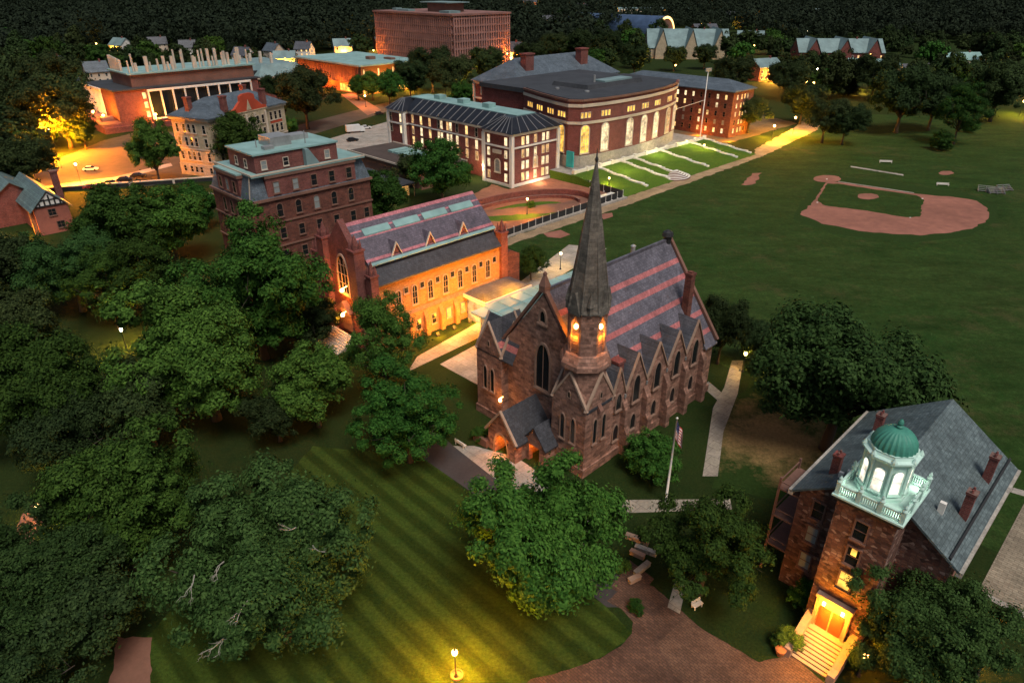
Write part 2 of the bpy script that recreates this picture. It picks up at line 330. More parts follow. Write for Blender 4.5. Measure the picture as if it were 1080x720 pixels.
class Bld:
    """a building on the campus grid: shapes are given in grid metres (p, q, z)"""
    def __init__(s, name, label, cat, p0, q0, rot=0., loc=None, group=None):
        s.o = (p0, q0, 0) if loc is None else (0, 0, 0)
        s.root = empty(name, w(p0, q0) if loc is None else loc, ANG + rot); tag(s.root, label, cat, group)
    def part(s, name, mb, mats, parent=None, smooth=False, label=None):
        o = link(name, mb.mesh(name, mats, s.o, smooth), parent or s.root)
        if label: o['label'] = label
        return o
    def win(s, kind, x, y, z, ang, pane, parent=None, label=None):
        fr, pn = kind
        f = link('window', fr, parent or s.root, (x - s.o[0], y - s.o[1], z - s.o[2]), R(ang))
        p = link('pane', pn if pane is None else panecopy(pn, pane), f)
        if label: f['label'] = label
        return f
    def light(s, x, y, z, power, col=(1, .5, .15), r=.2):
        pointlight(s.root, (x - s.o[0], y - s.o[1], z - s.o[2]), power, col, r)
def pointlight(parent, loc, power, col=(1, .5, .15), r=.2):
    d = bpy.data.lights.new('lamp_light', 'POINT'); d.energy = power * LAMP; d.color = col; d.shadow_soft_size = r
    o = bpy.data.objects.new('lamp_light', d); COL.objects.link(o); o.location = loc
    if parent is not None: o.parent = parent
    return o
_pc = {}
def panecopy(pn, mat):
    k = (pn.name, mat.name)
    if k not in _pc:
        m = pn.copy(); m.materials.clear(); m.materials.append(mat); _pc[k] = m
    return _pc[k]
def outline(kind, wd, h, n=7):
    a = wd / 2
    if kind == 'rect': return [(-a, 0), (a, 0), (a, h), (-a, h)]
    if kind == 'round':
        hs = h - a; return [(-a, 0), (a, 0)] + [(a * math.cos(t * math.pi / 12), hs + a * math.sin(t * math.pi / 12)) for t in range(13)]
    if kind == 'tri': return [(-a, 0), (a, 0), (0, h)]
    rise = min(wd * 1.05, h * .75); hs = h - rise      # pointed arch
    rt = [(a * (1 - (t / n) ** 1.7), hs + rise * (t / n)) for t in range(n)]; rt = [(a * math.cos(.5 * math.pi * t / n) ** .9, hs + rise * math.sin(.5 * math.pi * t / n) ** 1.15) for t in range(n)]
    return [(-a, 0), (a, 0)] + rt[0:] + [(0, h)] + [(-x, z) for x, z in rt[::-1]]
_wc = {}
def wk(kind, wd, h, frame, t=.16, d=.14, mx=1, mz=1, sill=True, bar=.06, barmat=None):
    """window meshes: bottom centre at origin, facing -Y"""
    key = (kind, wd, h, frame.name, t, d, mx, mz, sill, bar)
    if key in _wc: return _wc[key]
    inn = outline(kind, wd, h); out = outline(kind, wd + 2 * t, h + 2 * t if kind != 'lancet' else h + 2.2 * t); out = [(x, z - t) for x, z in out]
    n = len(inn); b = MB()
    vs = [(x, -d, z) for x, z in out] + [(x, -d, z) for x, z in inn] + [(x, .02, z) for x, z in out] + [(x, .02, z) for x, z in inn]; fs = []
    for i in range(n):
        j = (i + 1) % n; fs += [(i, j, n + j, n + i), (2 * n + i, 2 * n + j, j, i), (n + i, n + j, 3 * n + j, 3 * n + i)]
    b.add(vs, fs)
    top = max(z for x, z in inn)
    for k in range(1, mx + 1):
        x = -wd / 2 + wd * k / (mx + 1); tz = top if kind == 'rect' else top - (wd * .25 if abs(x) > .01 else .06)
        b.box(x - bar / 2, x + bar / 2, -d * .55, .01, .003, tz)
    for k in range(1, mz + 1):
        z = h * k / (mz + 1); b.box(-wd / 2 + .004, wd / 2 - .004, -d * .5, .008, z - bar / 2, z + bar / 2)
    if sill and kind != 'tri': b.box(-wd / 2 - t * 1.3, wd / 2 + t * 1.3, -d - .1, .015, -t - .12, -t * .5)
    pn = MB().extr([(x, -.035, z) for x, z in inn], (0, .03, 0))
    r = (b.mesh('window', frame), pn.mesh('pane', GLASS)); _wc[key] = r; return r
def gable_roof(mb, x0, x1, y0, y1, ze, zr, axis='y', th=.25, mi=0, ridge=None, rend=0.):
    """two sloping slabs; ridge along axis; ze eave height"""
    if axis == 'y':
        xm = ridge if ridge is not None else (x0 + x1) / 2
        for xe in (x0, x1):
            mb.extr([(xe, y0, ze), (xe, y1, ze), (xm, y1 - 0, zr), (xm, y0, zr)][::1 if xe < xm else -1], (0, 0, -th), mi)
    else:
        ym = ridge if ridge is not None else (y0 + y1) / 2
        for ye in (y0, y1):
            mb.extr([(x0, ye, ze), (x1, ye, ze), (x1, ym, zr), (x0, ym, zr)][::-1 if ye < ym else 1], (0, 0, -th), mi)
    return mb
def hip_roof(mb, x0, x1, y0, y1, ze, zr, axis='y', ins=None, th=.35, mi=0):
    xm, ym = (x0 + x1) / 2, (y0 + y1) / 2
    if axis == 'y':
        ins = ins if ins is not None else (x1 - x0) / 2
        a, b = (xm, y0 + ins, zr), (xm, y1 - ins, zr); vs = [(x0, y0, ze), (x1, y0, ze), (x1, y1, ze), (x0, y1, ze), a, b]
        fs = [(0, 1, 4), (1, 2, 5, 4), (2, 3, 5), (3, 0, 4, 5)]
    else:
        ins = ins if ins is not None else (y1 - y0) / 2
        a, b = (x0 + ins, ym, zr), (x1 - ins, ym, zr); vs = [(x0, y0, ze), (x1, y0, ze), (x1, y1, ze), (x0, y1, ze), a, b]
        fs = [(0, 1, 5, 4), (1, 2, 5), (2, 3, 4, 5), (3, 0, 4)]
    vs += [(x0, y0, ze - th), (x1, y0, ze - th), (x1, y1, ze - th), (x0, y1, ze - th)]
    fs += [(6, 7, 1, 0), (7, 8, 2, 1), (8, 9, 3, 2), (9, 6, 0, 3), (9, 8, 7, 6)]
    return mb.add(vs, fs, mi)
def wall_gable(mb, x0, x1, y0, y1, z0, ze, zr, axis='y', apex=None, mi=0):
    """a gabled block, gables at both ends of axis"""
    if axis == 'y':
        xm = apex if apex is not None else (x0 + x1) / 2
        return mb.extr([(x0, y0, z0), (x1, y0, z0), (x1, y0, ze), (xm, y0, zr), (x0, y0, ze)], (0, y1 - y0, 0), mi)
    ym = apex if apex is not None else (y0 + y1) / 2
    return mb.extr([(x1, y0, z0), (x1, y1, z0), (x1, y1, ze), (x1, ym, zr), (x1, y0, ze)], (x0 - x1, 0, 0), mi)
RAG = random.Random(4)
RAGGED = {'infield': .35, 'infield_grass': .3, 'worn_patch': .5, 'bare_ground': .6, 'lawn': .1, 'plaza': .06, 'lower_plaza': .06, 'courtyard': .4, 'courtyard_track': .4, 'field_path': .35, 'corner_path': .15, 'wood_path': .2, 'home_plate_dirt': .25, 'pitchers_mound': .25, 'bullpen_dirt': .15, 'hall_walk': .5, 'warmup_circle': .25, 'parking_lot': .3}
def sheet(name, pts, z, mat, label=None, cat=None, kind='structure', thick=.0, smoothn=0):
    if name in RAGGED:
        r = RAGGED[name]; q = []
        for i in range(len(pts)):
            a, b = Vector(pts[i]), Vector(pts[(i + 1) % len(pts)]); k = max(1, min(60, int((b - a).length / max(.6, r * 4))))
            for j in range(k):
                c = a.lerp(b, j / k); q.append((c.x + RAG.uniform(-r, r), c.y + RAG.uniform(-r, r)))
        pts = q
    """a ground sheet from world/grid points (list of (x,y) world)"""
    b = MB(); n = len(pts)
    a = sum(pts[i][0] * pts[(i + 1) % n][1] - pts[(i + 1) % n][0] * pts[i][1] for i in range(n))
    if a < 0: pts = pts[::-1]
    if thick: b.prism([(p[0], p[1]) for p in pts], z - thick, z)
    else: b.add([(p[0], p[1], z) for p in pts], [tuple(range(n))])
    o = link(name, b.mesh(name, mat)); tag(o, label, cat, None, kind); return o
def PX(*uv): return [tuple(px(u, v)[:2]) for u, v in uv]
def PQ(*pq): return [w(p, q)[:2] for p, q in pq]

# ------------------------------------------------------------------ ground, paths, roads
gm = MB(); gm.add([(-9000, -600, 0), (9000, -600, 0), (9000, 16000, 0), (-9000, 16000, 0)], [(0, 1, 2, 3)])
tag(link('ground', gm.mesh('ground', GRASS)), kind='structure')
sheet('lawn', PX((100, 735), (330, 470), (452, 482), (540, 566), (640, 640), (668, 668), (640, 690), (545, 735)), .004, LAWN)
sheet('ball_field', PQ((-110, 105), (-108, 150), (-113, 230), (-135, 330), (-20, 420), (60, 330), (40, 130), (0, 76), (-20, 76), (-20, 90), (-68, 92), (-70, 98)), .004, FIELD)
sheet('driveway', PX((432, 462), (440, 479), (515, 531), (560, 575), (640, 640), (690, 640), (600, 556), (520, 503), (478, 470), (462, 455)), .008, ASPH)
sheet('porch_pavement', PX((478, 470), (520, 503), (600, 556), (640, 560), (600, 520), (545, 482), (500, 470)), .012, CONC)
def rounded(pts, k=6):
    return pts
sheet('plaza', PX((530, 740), (560, 716), (600, 706), (632, 694), (655, 681), (667, 668), (668, 655), (655, 642), (640, 633), (668, 612), (690, 618), (736, 660), (800, 698), (835, 690), (870, 720), (905, 726), (905, 740)), .010, BRKPAV)
sheet('lower_plaza', PX((692, 679), (724, 650), (736, 660), (800, 698), (835, 690), (870, 720), (905, 726), (905, 740), (730, 740)), .014, slabs('light_brick_paving', (.17, .095, .063), (.125, .07, .047), (.085, .053, .038), .5, .25, wear=.6))
for k, quad in enumerate([((664, 590), (690, 610), (672, 632), (644, 620))]): sheet('stone_court', PX(*quad), .012, BRKPAV)
sheet('front_path', PX((650, 527), (770, 526), (772, 537), (650, 541)), .010, PATHM)
sheet('side_path', PX((741, 502), (757, 502), (763, 455), (778, 415), (784, 380), (772, 380), (764, 408), (752, 430)), .010, PATHM)
sheet('chapel_side_path', PX((766, 418), (760, 425), (741, 408), (747, 402)), .014, PATHM)
sheet('short_path', PX((704, 640), (717, 647), (724, 615), (712, 612)), .014, PATHM)
sheet('bare_ground', PX((752, 515), (762, 440), (790, 402), (880, 410), (905, 470), (860, 530)), .006, worn('worn_ground', (.22, .14, .06), (.018, .036, .008), px(815, 462), 15.))
sheet('theatre_path', PX((430, 392), (505, 356), (540, 335), (525, 328), (440, 376)), .010, PATHM)
sheet('side_terrace', PX((464, 384), (505, 362), (540, 362), (545, 420), (508, 408)), .012, CONC)
sheet('theatre_court', PX((520, 322), (545, 318), (640, 262), (600, 258), (545, 300)), .006, CONC)
sheet('corner_path', PX((112, 745), (124, 672), (160, 672), (158, 745)), .010, REDPATH)
sheet('wood_path', PX((22, 545), (60, 505), (100, 480), (105, 488), (66, 520), (40, 560), (10, 610), (-5, 600)), .010, REDPATH)
sheet('side_walk', PQ((-2, 68.7), (-2, 110), (30, 110), (30, 68.7)), .05, PAVER)
sheet('walk_kerb', PQ((-2.3, 67.9), (-2.3, 68.7), (30, 68.7), (30, 67.9)), .07, CONC)
sheet('grass_edge_path', PX((1062, 512), (1090, 520), (1090, 526), (1060, 517)), .012, CONC)
sheet('field_path', PQ((-108, 100), (-108.4, 112), (-108.6, 156), (-110.6, 232), (-118, 292), (-132, 335), (-138, 333), (-127, 291), (-118, 240), (-113.8, 232), (-113.5, 157), (-112, 112), (-112, 100)), .012, slabs('packed_path', (.36, .25, .15), (.29, .2, .12), (.3, .21, .13), 3, 3, wear=.45))
sheet('courtyard', PQ((-114, 104), (-115, 160), (-132, 160), (-142.5, 163), (-142.5, 139), (-150, 139), (-143, 118), (-134, 104)), .008, MULCH)
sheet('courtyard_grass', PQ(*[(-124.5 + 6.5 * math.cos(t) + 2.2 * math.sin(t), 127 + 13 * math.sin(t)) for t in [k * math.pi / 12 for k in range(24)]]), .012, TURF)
sheet('courtyard_track', PQ((-116, 137), (-117, 160), (-122, 163), (-122, 141), (-133, 118), (-130, 114), (-119, 130)), .016, REDPATH)
sheet('street', PX((-30, 205), (160, 196), (200, 186), (330, 142), (408, 118), (420, 108), (408, 108), (330, 128), (215, 160), (100, 178), (-30, 182)), .010, ROADM)
sheet('parking_lot', PX((40, 186), (150, 176), (185, 160), (200, 140), (150, 138), (110, 148), (60, 168)), .014, ROADM)
sheet('lot_kerb', PX((48, 196), (120, 187), (180, 172), (182, 175), (120, 191), (50, 200)), .03, CONC)
sheet('loading_yard', PX((180, 232), (215, 222), (230, 205), (205, 200), (170, 215)), .012, CONC)
sheet('building_yard', PX((335, 150), (410, 128), (430, 165), (400, 195), (360, 170)), .008, CONC)
sheet('library_path', PX((360, 100), (372, 98), (402, 116), (388, 122)), .016, REDPATH)
sheet('hall_walk', PQ((-134.6, 236), (-130, 245), (-130, 300), (-160, 310), (-160, 236)), .006, DRYEARTH)

# ball field dirt and lines
home = pxc(871.8, 188.9); 
def fl(a, b, f): return (a[0] + (b[0] - a[0]) * f, a[1] + (b[1] - a[1]) * f)
sheet('infield_wear', PX((840, 222), (866, 186), (884, 186), (1018, 203), (1052, 218), (1052, 232), (1020, 250), (960, 256), (880, 247), (836, 231)), .008, worn('worn_field_edge', (.08, .058, .027), (.021, .041, .010), px(950, 222), 18., .4))
sheet('infield', PX((872, 191), (859, 212), (843, 226), (868, 236), (900, 242.5), (935, 246.5), (970, 248), (1003, 245.5), (1025, 241), (1038, 234), (1043.5, 227), (1041, 219), (1030, 212), (1012, 208.5), (968, 204.5), (884, 192)), .012, DIRT)
sheet('infield_grass', PX((872, 193.5), (862, 211), (870, 217), (915, 222.5), (957, 229.5), (971, 228.5), (974, 211), (968, 206.5), (925, 200), (885, 194)), .018, FIELD)
sheet('home_plate_dirt', PX(*[(872 + 14.5 * math.cos(t), 188.5 + 3.9 * math.sin(t)) for t in [k * math.pi / 10 for k in range(20)]]), .022, DIRT)
sheet('pitchers_mound', PX(*[(915.5 + 11 * math.cos(t), 207.2 + 3.2 * math.sin(t)) for t in [k * math.pi / 10 for k in range(20)]]), .024, DIRT)
for k_, uv in enumerate(((862, 213.5), (973, 209.5), (960, 229.5), (872, 189))): sheet('base_plate', PX(*[(uv[0] + a, uv[1] + b) for a, b in ((-1.3, 0), (0, .45), (1.3, 0), (0, -.45))]), .03, WHITE)
sheet('foul_line', PX((884, 191.2), (964, 203.2), (964, 203.9), (884, 191.8)), .026, CONC)
sheet('bullpen_dirt', PX((897, 175), (953, 184), (953, 185.4), (897, 176.3)), .014, CONC)
sheet('worn_patch', PX((782, 195), (794, 183), (803, 182), (797, 193), (785, 196)), .014, DIRT)
sheet('worn_patch', PX((574, 246), (590, 242), (601, 247), (592, 251), (578, 250)), .016, DIRT)
sheet('worn_patch', PX((633, 227), (646, 224), (648, 228), (636, 232)), .016, DIRT)
sheet('warmup_circle', PX(*[(998 + 8 * math.cos(t), 182.5 + 2.2 * math.sin(t)) for t in [k * math.pi / 8 for k in range(16)]]), .014, DIRT)

# grassy bank below the curved library with its upper terrace
bk = MB(); TZ = 2.5
BKP = [(-113.6, 0.), (-117.2, .75), (-120.4, .8), (-124.2, 1.6), (-127.4, 1.65), (-131.4, 2.45), (-134.5, TZ), (-170, TZ)]
for i in range(len(BKP) - 1):
    (p0, z0), (p1, z1) = BKP[i], BKP[i + 1]
    bk.add([w(p0, 157, z0), w(p0, 233, z0), w(p1, 233, z1), w(p1, 157, z1)], [(0, 1, 2, 3)])
for q in (157, 233): bk.add([w(p, q, z) for p, z in BKP] + [w(-170, q, 0)], [tuple(range(len(BKP) + 1))])
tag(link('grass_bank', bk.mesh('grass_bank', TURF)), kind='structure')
sheet('upper_terrace', PQ((-134.4, 157), (-134.4, 233), (-150, 233), (-150, 157)), TZ + .02, CONC)

# ------------------------------------------------------------------ the chapel
CH = Bld('chapel', 'brownstone gothic chapel with pink banded slate roof and tall stone spire', 'chapel', -51.2, 68)
X0, X1, Y0, Y1 = -60.4, -42.0, 55.6, 82.3
b = MB(); wall_gable(b, X0, X1, Y0, Y1, 0, 9.2, 21.3); b.box(X0 - .25, X1 + .25, Y0 - .2, Y1 + .25, 0, 1.1)
CH.part('wall', b, BROWN)
RB = slate('banded_slate', (.13, .12, .145), (.09, .084, .105), [(16.8, 17.45), (14.5, 15.1), (12.2, 12.8), (10.0, 10.55), (18.8, 19.4)], (.37, .12, .12))
b = MB(); b.extr([(X0 - .6, Y0 + .35, 8.5), (X0 - .6, Y1 + .1, 8.5), (-51.2, Y1 + .1, 21.75), (-51.2, Y0 + .35, 21.75)], (0, 0, -.25)); b.extr([(X1 - .02, Y0 + .35, 9.3), (X1 - .02, 79.3, 9.3), (X1 + .6, 79.3, 8.45), (X1 + .6, Y1 + .1, 8.45), (-51.2, Y1 + .1, 21.75), (-51.2, Y0 + .35, 21.75)][::-1], (0, 0, -.2)); b.box(-51.4, -51.0, Y0 + .4, Y1, 21.6, 21.95)
roof = CH.part('roof', b, RB)
b = MB()
for s in (-1, 1):
    xe = -51.2 + s * 9.6
    b = MB(); b.extr([(xe, Y0 - .12, 8.9), (-51.2, Y0 - .12, 21.9), (-51.2, Y0 - .12, 22.5), (xe + s * .35, Y0 - .12, 9.1)], (0, .6, 0)); CH.part('gable_coping', b, TRIMD)
    b = MB(); b.extr([(xe, Y1 - .3, 8.9), (-51.2, Y1 - .3, 21.9), (-51.2, Y1 - .3, 22.4), (xe + s * .35, Y1 - .3, 9.1)], (0, .5, 0)); CH.part('gable_coping', b, TRIMD)
b = MB(); b.box(-51.7, -50.7, Y0 - .25, Y0 + .7, 21.6, 22.4); b.lathe([(.75, 22.4), (.62, 22.7), (.34, 23.4), (.2, 23.7), (.3, 23.9), (.05, 24.2)], 4, (-51.2, Y0 + .25), R(45))
CH.part('finial', b, TRIMD)
b = MB(); b.lathe([(.55, 21.3), (.55, 22.2), (.85, 22.35), (.7, 22.9), (.2, 23.2)], 10, (-51.2, Y1 - .6)); CH.part('ridge_ventilator', b, DARK)
b = MB(); b.lathe([(.3, 21.5), (.3, 22.3), (.4, 22.4), (.1, 22.6)], 10, (-52, 74.6)); CH.part('vent_pipe', b, STEEL)
b = MB(); b.box(-45.5, -44.5, 78.2, 79.2, 12.5, 19.0); b.box(-45.6, -44.4, 78.1, 79.3, 19.0, 19.3); b.box(-45.3, -44.7, 78.4, 79.0, 19.3, 19.5); CH.part('chimney', b, BROWN2)
b = MB(); b.box(-43.9, -42.7, 60.4, 61.5, 8.6, 13.0); b.box(-44.05, -42.55, 60.25, 61.65, 13.0, 13.35); CH.part('chimney', b, BRICKM, label='short brick chimney among the side gables')
# side gables
TRC = plain('weathered_trim', (.3, .19, .14), (.2, .12, .09), 2, .85); WL = wk('lancet', 1.35, 3.8, TRC, .16, .16, 0, 0); WS = wk('lancet', 1.05, 2.3, TRC, .14, .16, 0, 0)
gab = [(59.7, 1.35, 13.0), (63.35, 2.2, 13.7), (67.95, 2.25, 13.5), (72.45, 2.25, 13.5), (77.0, 2.25, 13.5)]
for (yc, hw, zt) in gab:
    b = MB(); b.extr([(X1 + .12, yc - hw, 8.0), (X1 + .12, yc + hw, 8.0), (X1 + .12, yc + hw, 9.3), (X1 + .12, yc, zt), (X1 + .12, yc - hw, 9.3)], (-1.2, 0, 0))
    g = CH.part('side_gable', b, BROWN)
    xi = -51.2 + (21.75 - zt) / 1.36
    b = MB()
    for s in (-1, 1): b.extr([(X1 + .1, yc + s * hw, 9.25), (X1 + .1, yc, zt + .05), (xi, yc, zt + .05), (-51.25 + (21.75 - 9.25) / 1.36, yc + s * hw, 9.25)][::s], (0, 0, .2))
    CH.part('gable_roof', b, SLATE)
    for s in (-1, 1): b = MB(); b.extr([(X1 + .02, yc + s * hw, 9.2), (X1 + .02, yc, zt), (X1 + .02, yc, zt + .32), (X1 + .02, yc + s * (hw + .1), 9.3)][::s], (.3, 0, 0)); CH.part('gable_coping', b, TRIM)
    CH.win(WL if hw > 2 else WS, X1 + .14, yc, 6.9 if hw > 2 else 7.2, 90, None)
    CH.win(WS, X1 + .02, yc, 2.5, 90, None)
for yb in (61.05, 65.65, 70.2, 74.7, 79.35):
    b = MB(); b.extr([(X1, yb - .45, 0), (X1 + 1.25, yb - .45, 0), (X1 + 1.25, yb - .45, 3.4), (X1 + .8, yb - .45, 4.2), (X1 + .8, yb - .45, 6.8), (X1 + .05, yb - .45, 8.2), (X1, yb - .45, 8.2)][::-1], (0, .9, 0))
    CH.part('buttress', b, BROWN)
b = MB()
for yb in (61.05, 65.65, 70.2, 74.7): b.tube([(X1 + .2, yb, 8.9), (X1 + .2, yb, 8.4)], .14, 6)
b.box(X1 - .1, X1 + .3, Y1 - 3.0, Y1 + .1, 8.3, 8.6); CH.part('gutter', b, STEEL)
# front
CH.win(wk('lancet', 2.3, 6.4, TRC, .28, .2, 1, 0), -50.9, Y0, 8.1, 0, None, label='tall pointed window of the front gable')
CH.win(wk('lancet', .9, 1.5, TRC, .3, .2, 0, 0), -51.1, Y0, 17.6, 0, None, label='small pointed window high in the front gable')
def turret(x0, x1, y0, y1, zs, zp, name, roofs):
    b = MB(); b.box(x0, x1, y0, y1, 0, zs); b.box(x0 - .2, x1 + .2, y0 - .2, y1 + .2, 0, 1.2)
    xm, ym = (x0 + x1) / 2, (y0 + y1) / 2
    b.extr([(x0, y0, zs - .05), (x1, y0, zs - .05), (xm, y0, zp)], (0, y1 - y0, 0)); b.extr([(x1, y0 + .01, zs - .05), (x1, y1 - .01, zs - .05), (x1, ym, zp - .01)], (x0 - x1, 0, 0))
    t = CH.part(name, b, BROWN)
    b = MB()
    for s in (-1, 1):
        for yy in (y0 - .12, y1 - .2): b.extr([(xm + s * (x1 - x0) / 2, yy, zs - .1), (xm, yy, zp + .02), (xm, yy, zp + .42), (xm + s * ((x1 - x0) / 2 + .25), yy, zs + .05)], (0, .32, 0))
        for xx in (x1 - .2, x0 - .12): b.extr([(xx, ym + s * (y1 - y0) / 2, zs - .1), (xx, ym, zp + .02), (xx, ym, zp + .42), (xx, ym + s * ((y1 - y0) / 2 + .25), zs + .05)], (.32, 0, 0))
    CH.part('gable_coping', b, TRIM, t)
    return t, xm, ym
tw, tx, ty = turret(-47.25, -41.85, 53.4, 58.7, 9.7, 13.9, 'tower', True)
WT = wk('lancet', .66, 3.5, TRC, .14, .14, 0, 0)
for dx in (-.85, .85):
    CH.win(WT, tx + dx, 53.4, 4.4, 0, None); CH.win(WT, -41.85, ty + dx, 4.4, 90, None)
WQ = wk('lancet', .34, .8, TRC, .12, .1, 0, 0, False); CH.win(WQ, tx, 53.4, 10.6, 0, None); CH.win(WQ, -41.85, ty, 10.6, 90, None)
o8 = R(22.5); c8 = 1 / math.cos(o8)
b = MB(); b.lathe([(2.45 * c8, 9.6), (2.45 * c8, 13.9), (2.5 * c8, 14.2)], 8, (tx, ty), o8); dr = CH.part('octagonal_drum', b, BROWN)
b = MB(); b.lathe([(2.55 * c8, 14.2), (2.95 * c8, 14.6), (2.95 * c8, 15.2), (2.45 * c8, 16.3), (2.3 * c8, 16.4)], 8, (tx, ty), o8); CH.part('belfry_skirt', b, BROWN)
b = MB(); b.lathe([(1.75 * c8, 16.3), (1.75 * c8, 21.6)], 8, (tx, ty), o8)
for k in range(8):          # solid diagonal faces and corner piers; the four straight faces stay open niches
    a = k * math.pi / 4
    ca, sa = math.cos(a), math.sin(a)
    f = lambda r, t: (tx + ca * r - sa * t, ty + sa * r + ca * t)
    if k % 2:
        b.prism([f(1.6, -.85), f(2.2, -.9), f(2.2, .9), f(1.6, .85)], 16.3, 21.6)
    else:
        for s in (-1, 1): b.prism([f(1.6, s * .55), f(2.2, s * .55), f(2.2, s * .9), f(1.6, s * .8)], 16.3, 21.6)
        P = [(f(2.2, -.56), 20.3), (f(2.2, 0), 21.3), (f(2.2, .56), 20.3), (f(2.2, .56), 21.6), (f(2.2, -.56), 21.6)]
        b.extr([(q[0], q[1], z) for q, z in P], (-ca * .5, -sa * .5, 0))
bel = CH.part('belfry', b, BROWN)
for k in range(0, 8, 2):
    b = MB(); a = k * math.pi / 4; ca, sa = math.cos(a), math.sin(a); f = lambda r, t: (tx + ca * r - sa * t, ty + sa * r + ca * t)
    for j in range(8):
        z = 16.6 + j * .34; P = [f(1.78, -.54), f(2.05, -.54), f(2.05, .54), f(1.78, .54)]
        b.add([(P[0][0], P[0][1], z + .16), (P[1][0], P[1][1], z), (P[2][0], P[2][1], z), (P[3][0], P[3][1], z + .16), (P[0][0], P[0][1], z + .2), (P[1][0], P[1][1], z + .05), (P[2][0], P[2][1], z + .05), (P[3][0], P[3][1], z + .2)],
              [(0, 3, 2, 1), (4, 5, 6, 7), (0, 1, 5, 4), (1, 2, 6, 5), (2, 3, 7, 6), (3, 0, 4, 7)])
    CH.part('louvre', b, TRIMD, bel)
for k in range(0, 8, 2):
    a = k * math.pi / 4; lx, ly = tx + math.cos(a) * 2.0, ty + math.sin(a) * 2.0
    b = MB(); b.lathe([(.05, 19.55), (.24, 19.75), (.26, 20.0), (.12, 20.2)], 10, (lx, ly)); CH.part('belfry_lamp', b, BULBO, bel)
    CH.light(tx + math.cos(a) * 2.3, ty + math.sin(a) * 2.3, 18.6, 11, (1, .36, .03), .12)
SPM = masonry('spire_stone', (.17, .15, .125), (.1, .09, .078), (.09, .08, .07), .9, .42, stain=.5)
b = MB(); b.lathe([(2.2 * c8, 21.6), (2.42 * c8, 21.75), (2.3 * c8, 22.1), (1.9 * c8, 25.), (.12, 38.3)], 8, (tx, ty), o8)
for k in range(8):
    a = o8 + k * math.pi / 4; b.tube([(tx + 2.3 * c8 * math.cos(a), ty + 2.3 * c8 * math.sin(a), 22.0), (tx + 1.9 * c8 * math.cos(a), ty + 1.9 * c8 * math.sin(a), 25.), (tx, ty, 38.2)], [.13, .12, .05], 5)
    if k % 2 == 0:
        a = k * math.pi / 4; ca, sa = math.cos(a), math.sin(a)
        b.extr([(tx + ca * 2.45 - sa * t, ty + sa * 2.45 + ca * t, z) for t, z in ((-.8, 21.5), (.8, 21.5), (0, 24.2))], (-ca * .9, -sa * .9, 0))
sp = CH.part('spire', b, SPM)
b = MB(); b.lathe([(.12, 38.2), (.22, 38.5), (.08, 38.8), (.04, 39.6)], 8, (tx, ty)); CH.part('spire_finial', b, DARK, sp)
for k in range(1, 8, 2):
    b = MB(); a = k * math.pi / 4; b.lathe([(.34, 21.7), (.3, 22.6), (.42, 22.7), (.03, 24.4)], 6, (tx + 2.3 * math.cos(a), ty + 2.3 * math.sin(a)))
    CH.part('pinnacle', b, SPM, sp)
st, sx, sy = turret(-62.2, -57.3, 54.3, 59.2, 10.4, 14.7, 'stair_turret', True)
RB2 = slate('banded_turret_slate', (.06, .06, .07), (.045, .045, .052), [(11.6, 12.35)], (.34, .11, .1))
b = MB(); gable_roof(b, -62.3, -57.2, 54.5, 60.2, 10.35, 15.0); gable_roof(b, -62.4, -55.2, 54.3, 59.2, 10.35, 14.98, 'x'); CH.part('turret_roof', b, RB2, st)
for dx in (-.7, .7): CH.win(WT, sx + dx, 54.3, 4.6, 0, None)
CH.win(WQ, sx, 54.3, 11.4, 0, None)
b = MB(); hip_roof(b, -47.3, -41.8, 53.5, 58.8, 9.6, 13.7, 'y'); CH.part('tower_roof', b, SLATED)
# porch
po = MB(); 
for (x0, x1) in ((-54.6, -53.3), (-50.9, -49.6)): po.box(x0, x1, 49.3, 55.6, 0, 3.4)
po.box(-54.6, -49.6, 49.3, 50.0, 3.0, 3.4); po.extr([(-54.6, 49.3, 3.4), (-49.6, 49.3, 3.4), (-52.1, 49.3, 6.5)], (0, .7, 0))
po.box(-54.6, -49.6, 55.0, 55.5, 0, 3.4)
po.box(-49.6, -46.4, 51.2, 51.9, 2.6, 3.2); po.box(-47.2, -46.4, 51.2, 53.3, 0, 3.2); po.box(-49.7, -49.0, 51.2, 51.9, 0, 3.2); po.extr([(-49.7, 51.2, 3.2), (-46.4, 51.2, 3.2), (-48.05, 51.2, 5.2)], (0, .6, 0))
por = CH.part('porch', po, BROWN)
b = MB(); gable_roof(b, -55.1, -49.1, 49.1, 55.8, 3.0, 6.8); gable_roof(b, -50.2, -46.0, 51.0, 55.6, 2.9, 5.6); CH.part('porch_roof', b, SLATED, por)
b = MB()
for s in (-1, 1):
    b.extr([(-52.1 + s * 2.7, 48.95, 3.0), (-52.1, 48.95, 6.6), (-52.1, 48.95, 7.1), (-52.1 + s * 3.0, 48.95, 3.15)], (0, .35, 0))
CH.part('porch_coping', b, TRIM, por)
b = MB(); o1 = outline('lancet', 2.4, 3.3); o2 = outline('lancet', 2.9, 3.7); n = len(o1)
b.add([(-52.1 + x, 49.15, z) for x, z in o2] + [(-52.1 + x, 49.15, z) for x, z in o1], [(i, (i + 1) % n, n + (i + 1) % n, n + i) for i in range(1, n)]); CH.part('porch_arch', b, TRIM, por)
b = MB(); b.box(-53.2, -51.0, 54.9, 54.98, .3, 2.9); CH.part('door', b, plain('oak_door', (.2, .09, .04), None, 2, .6), por)
CH.light(-52.1, 51.5, 2.7, 40, (1, .26, .02), .15); CH.light(-48.1, 52.4, 2.6, 20, (1, .24, .02), .12); CH.light(-52.3, 48.6, 1.6, 6, (1, .3, .03), .12)
b = MB()
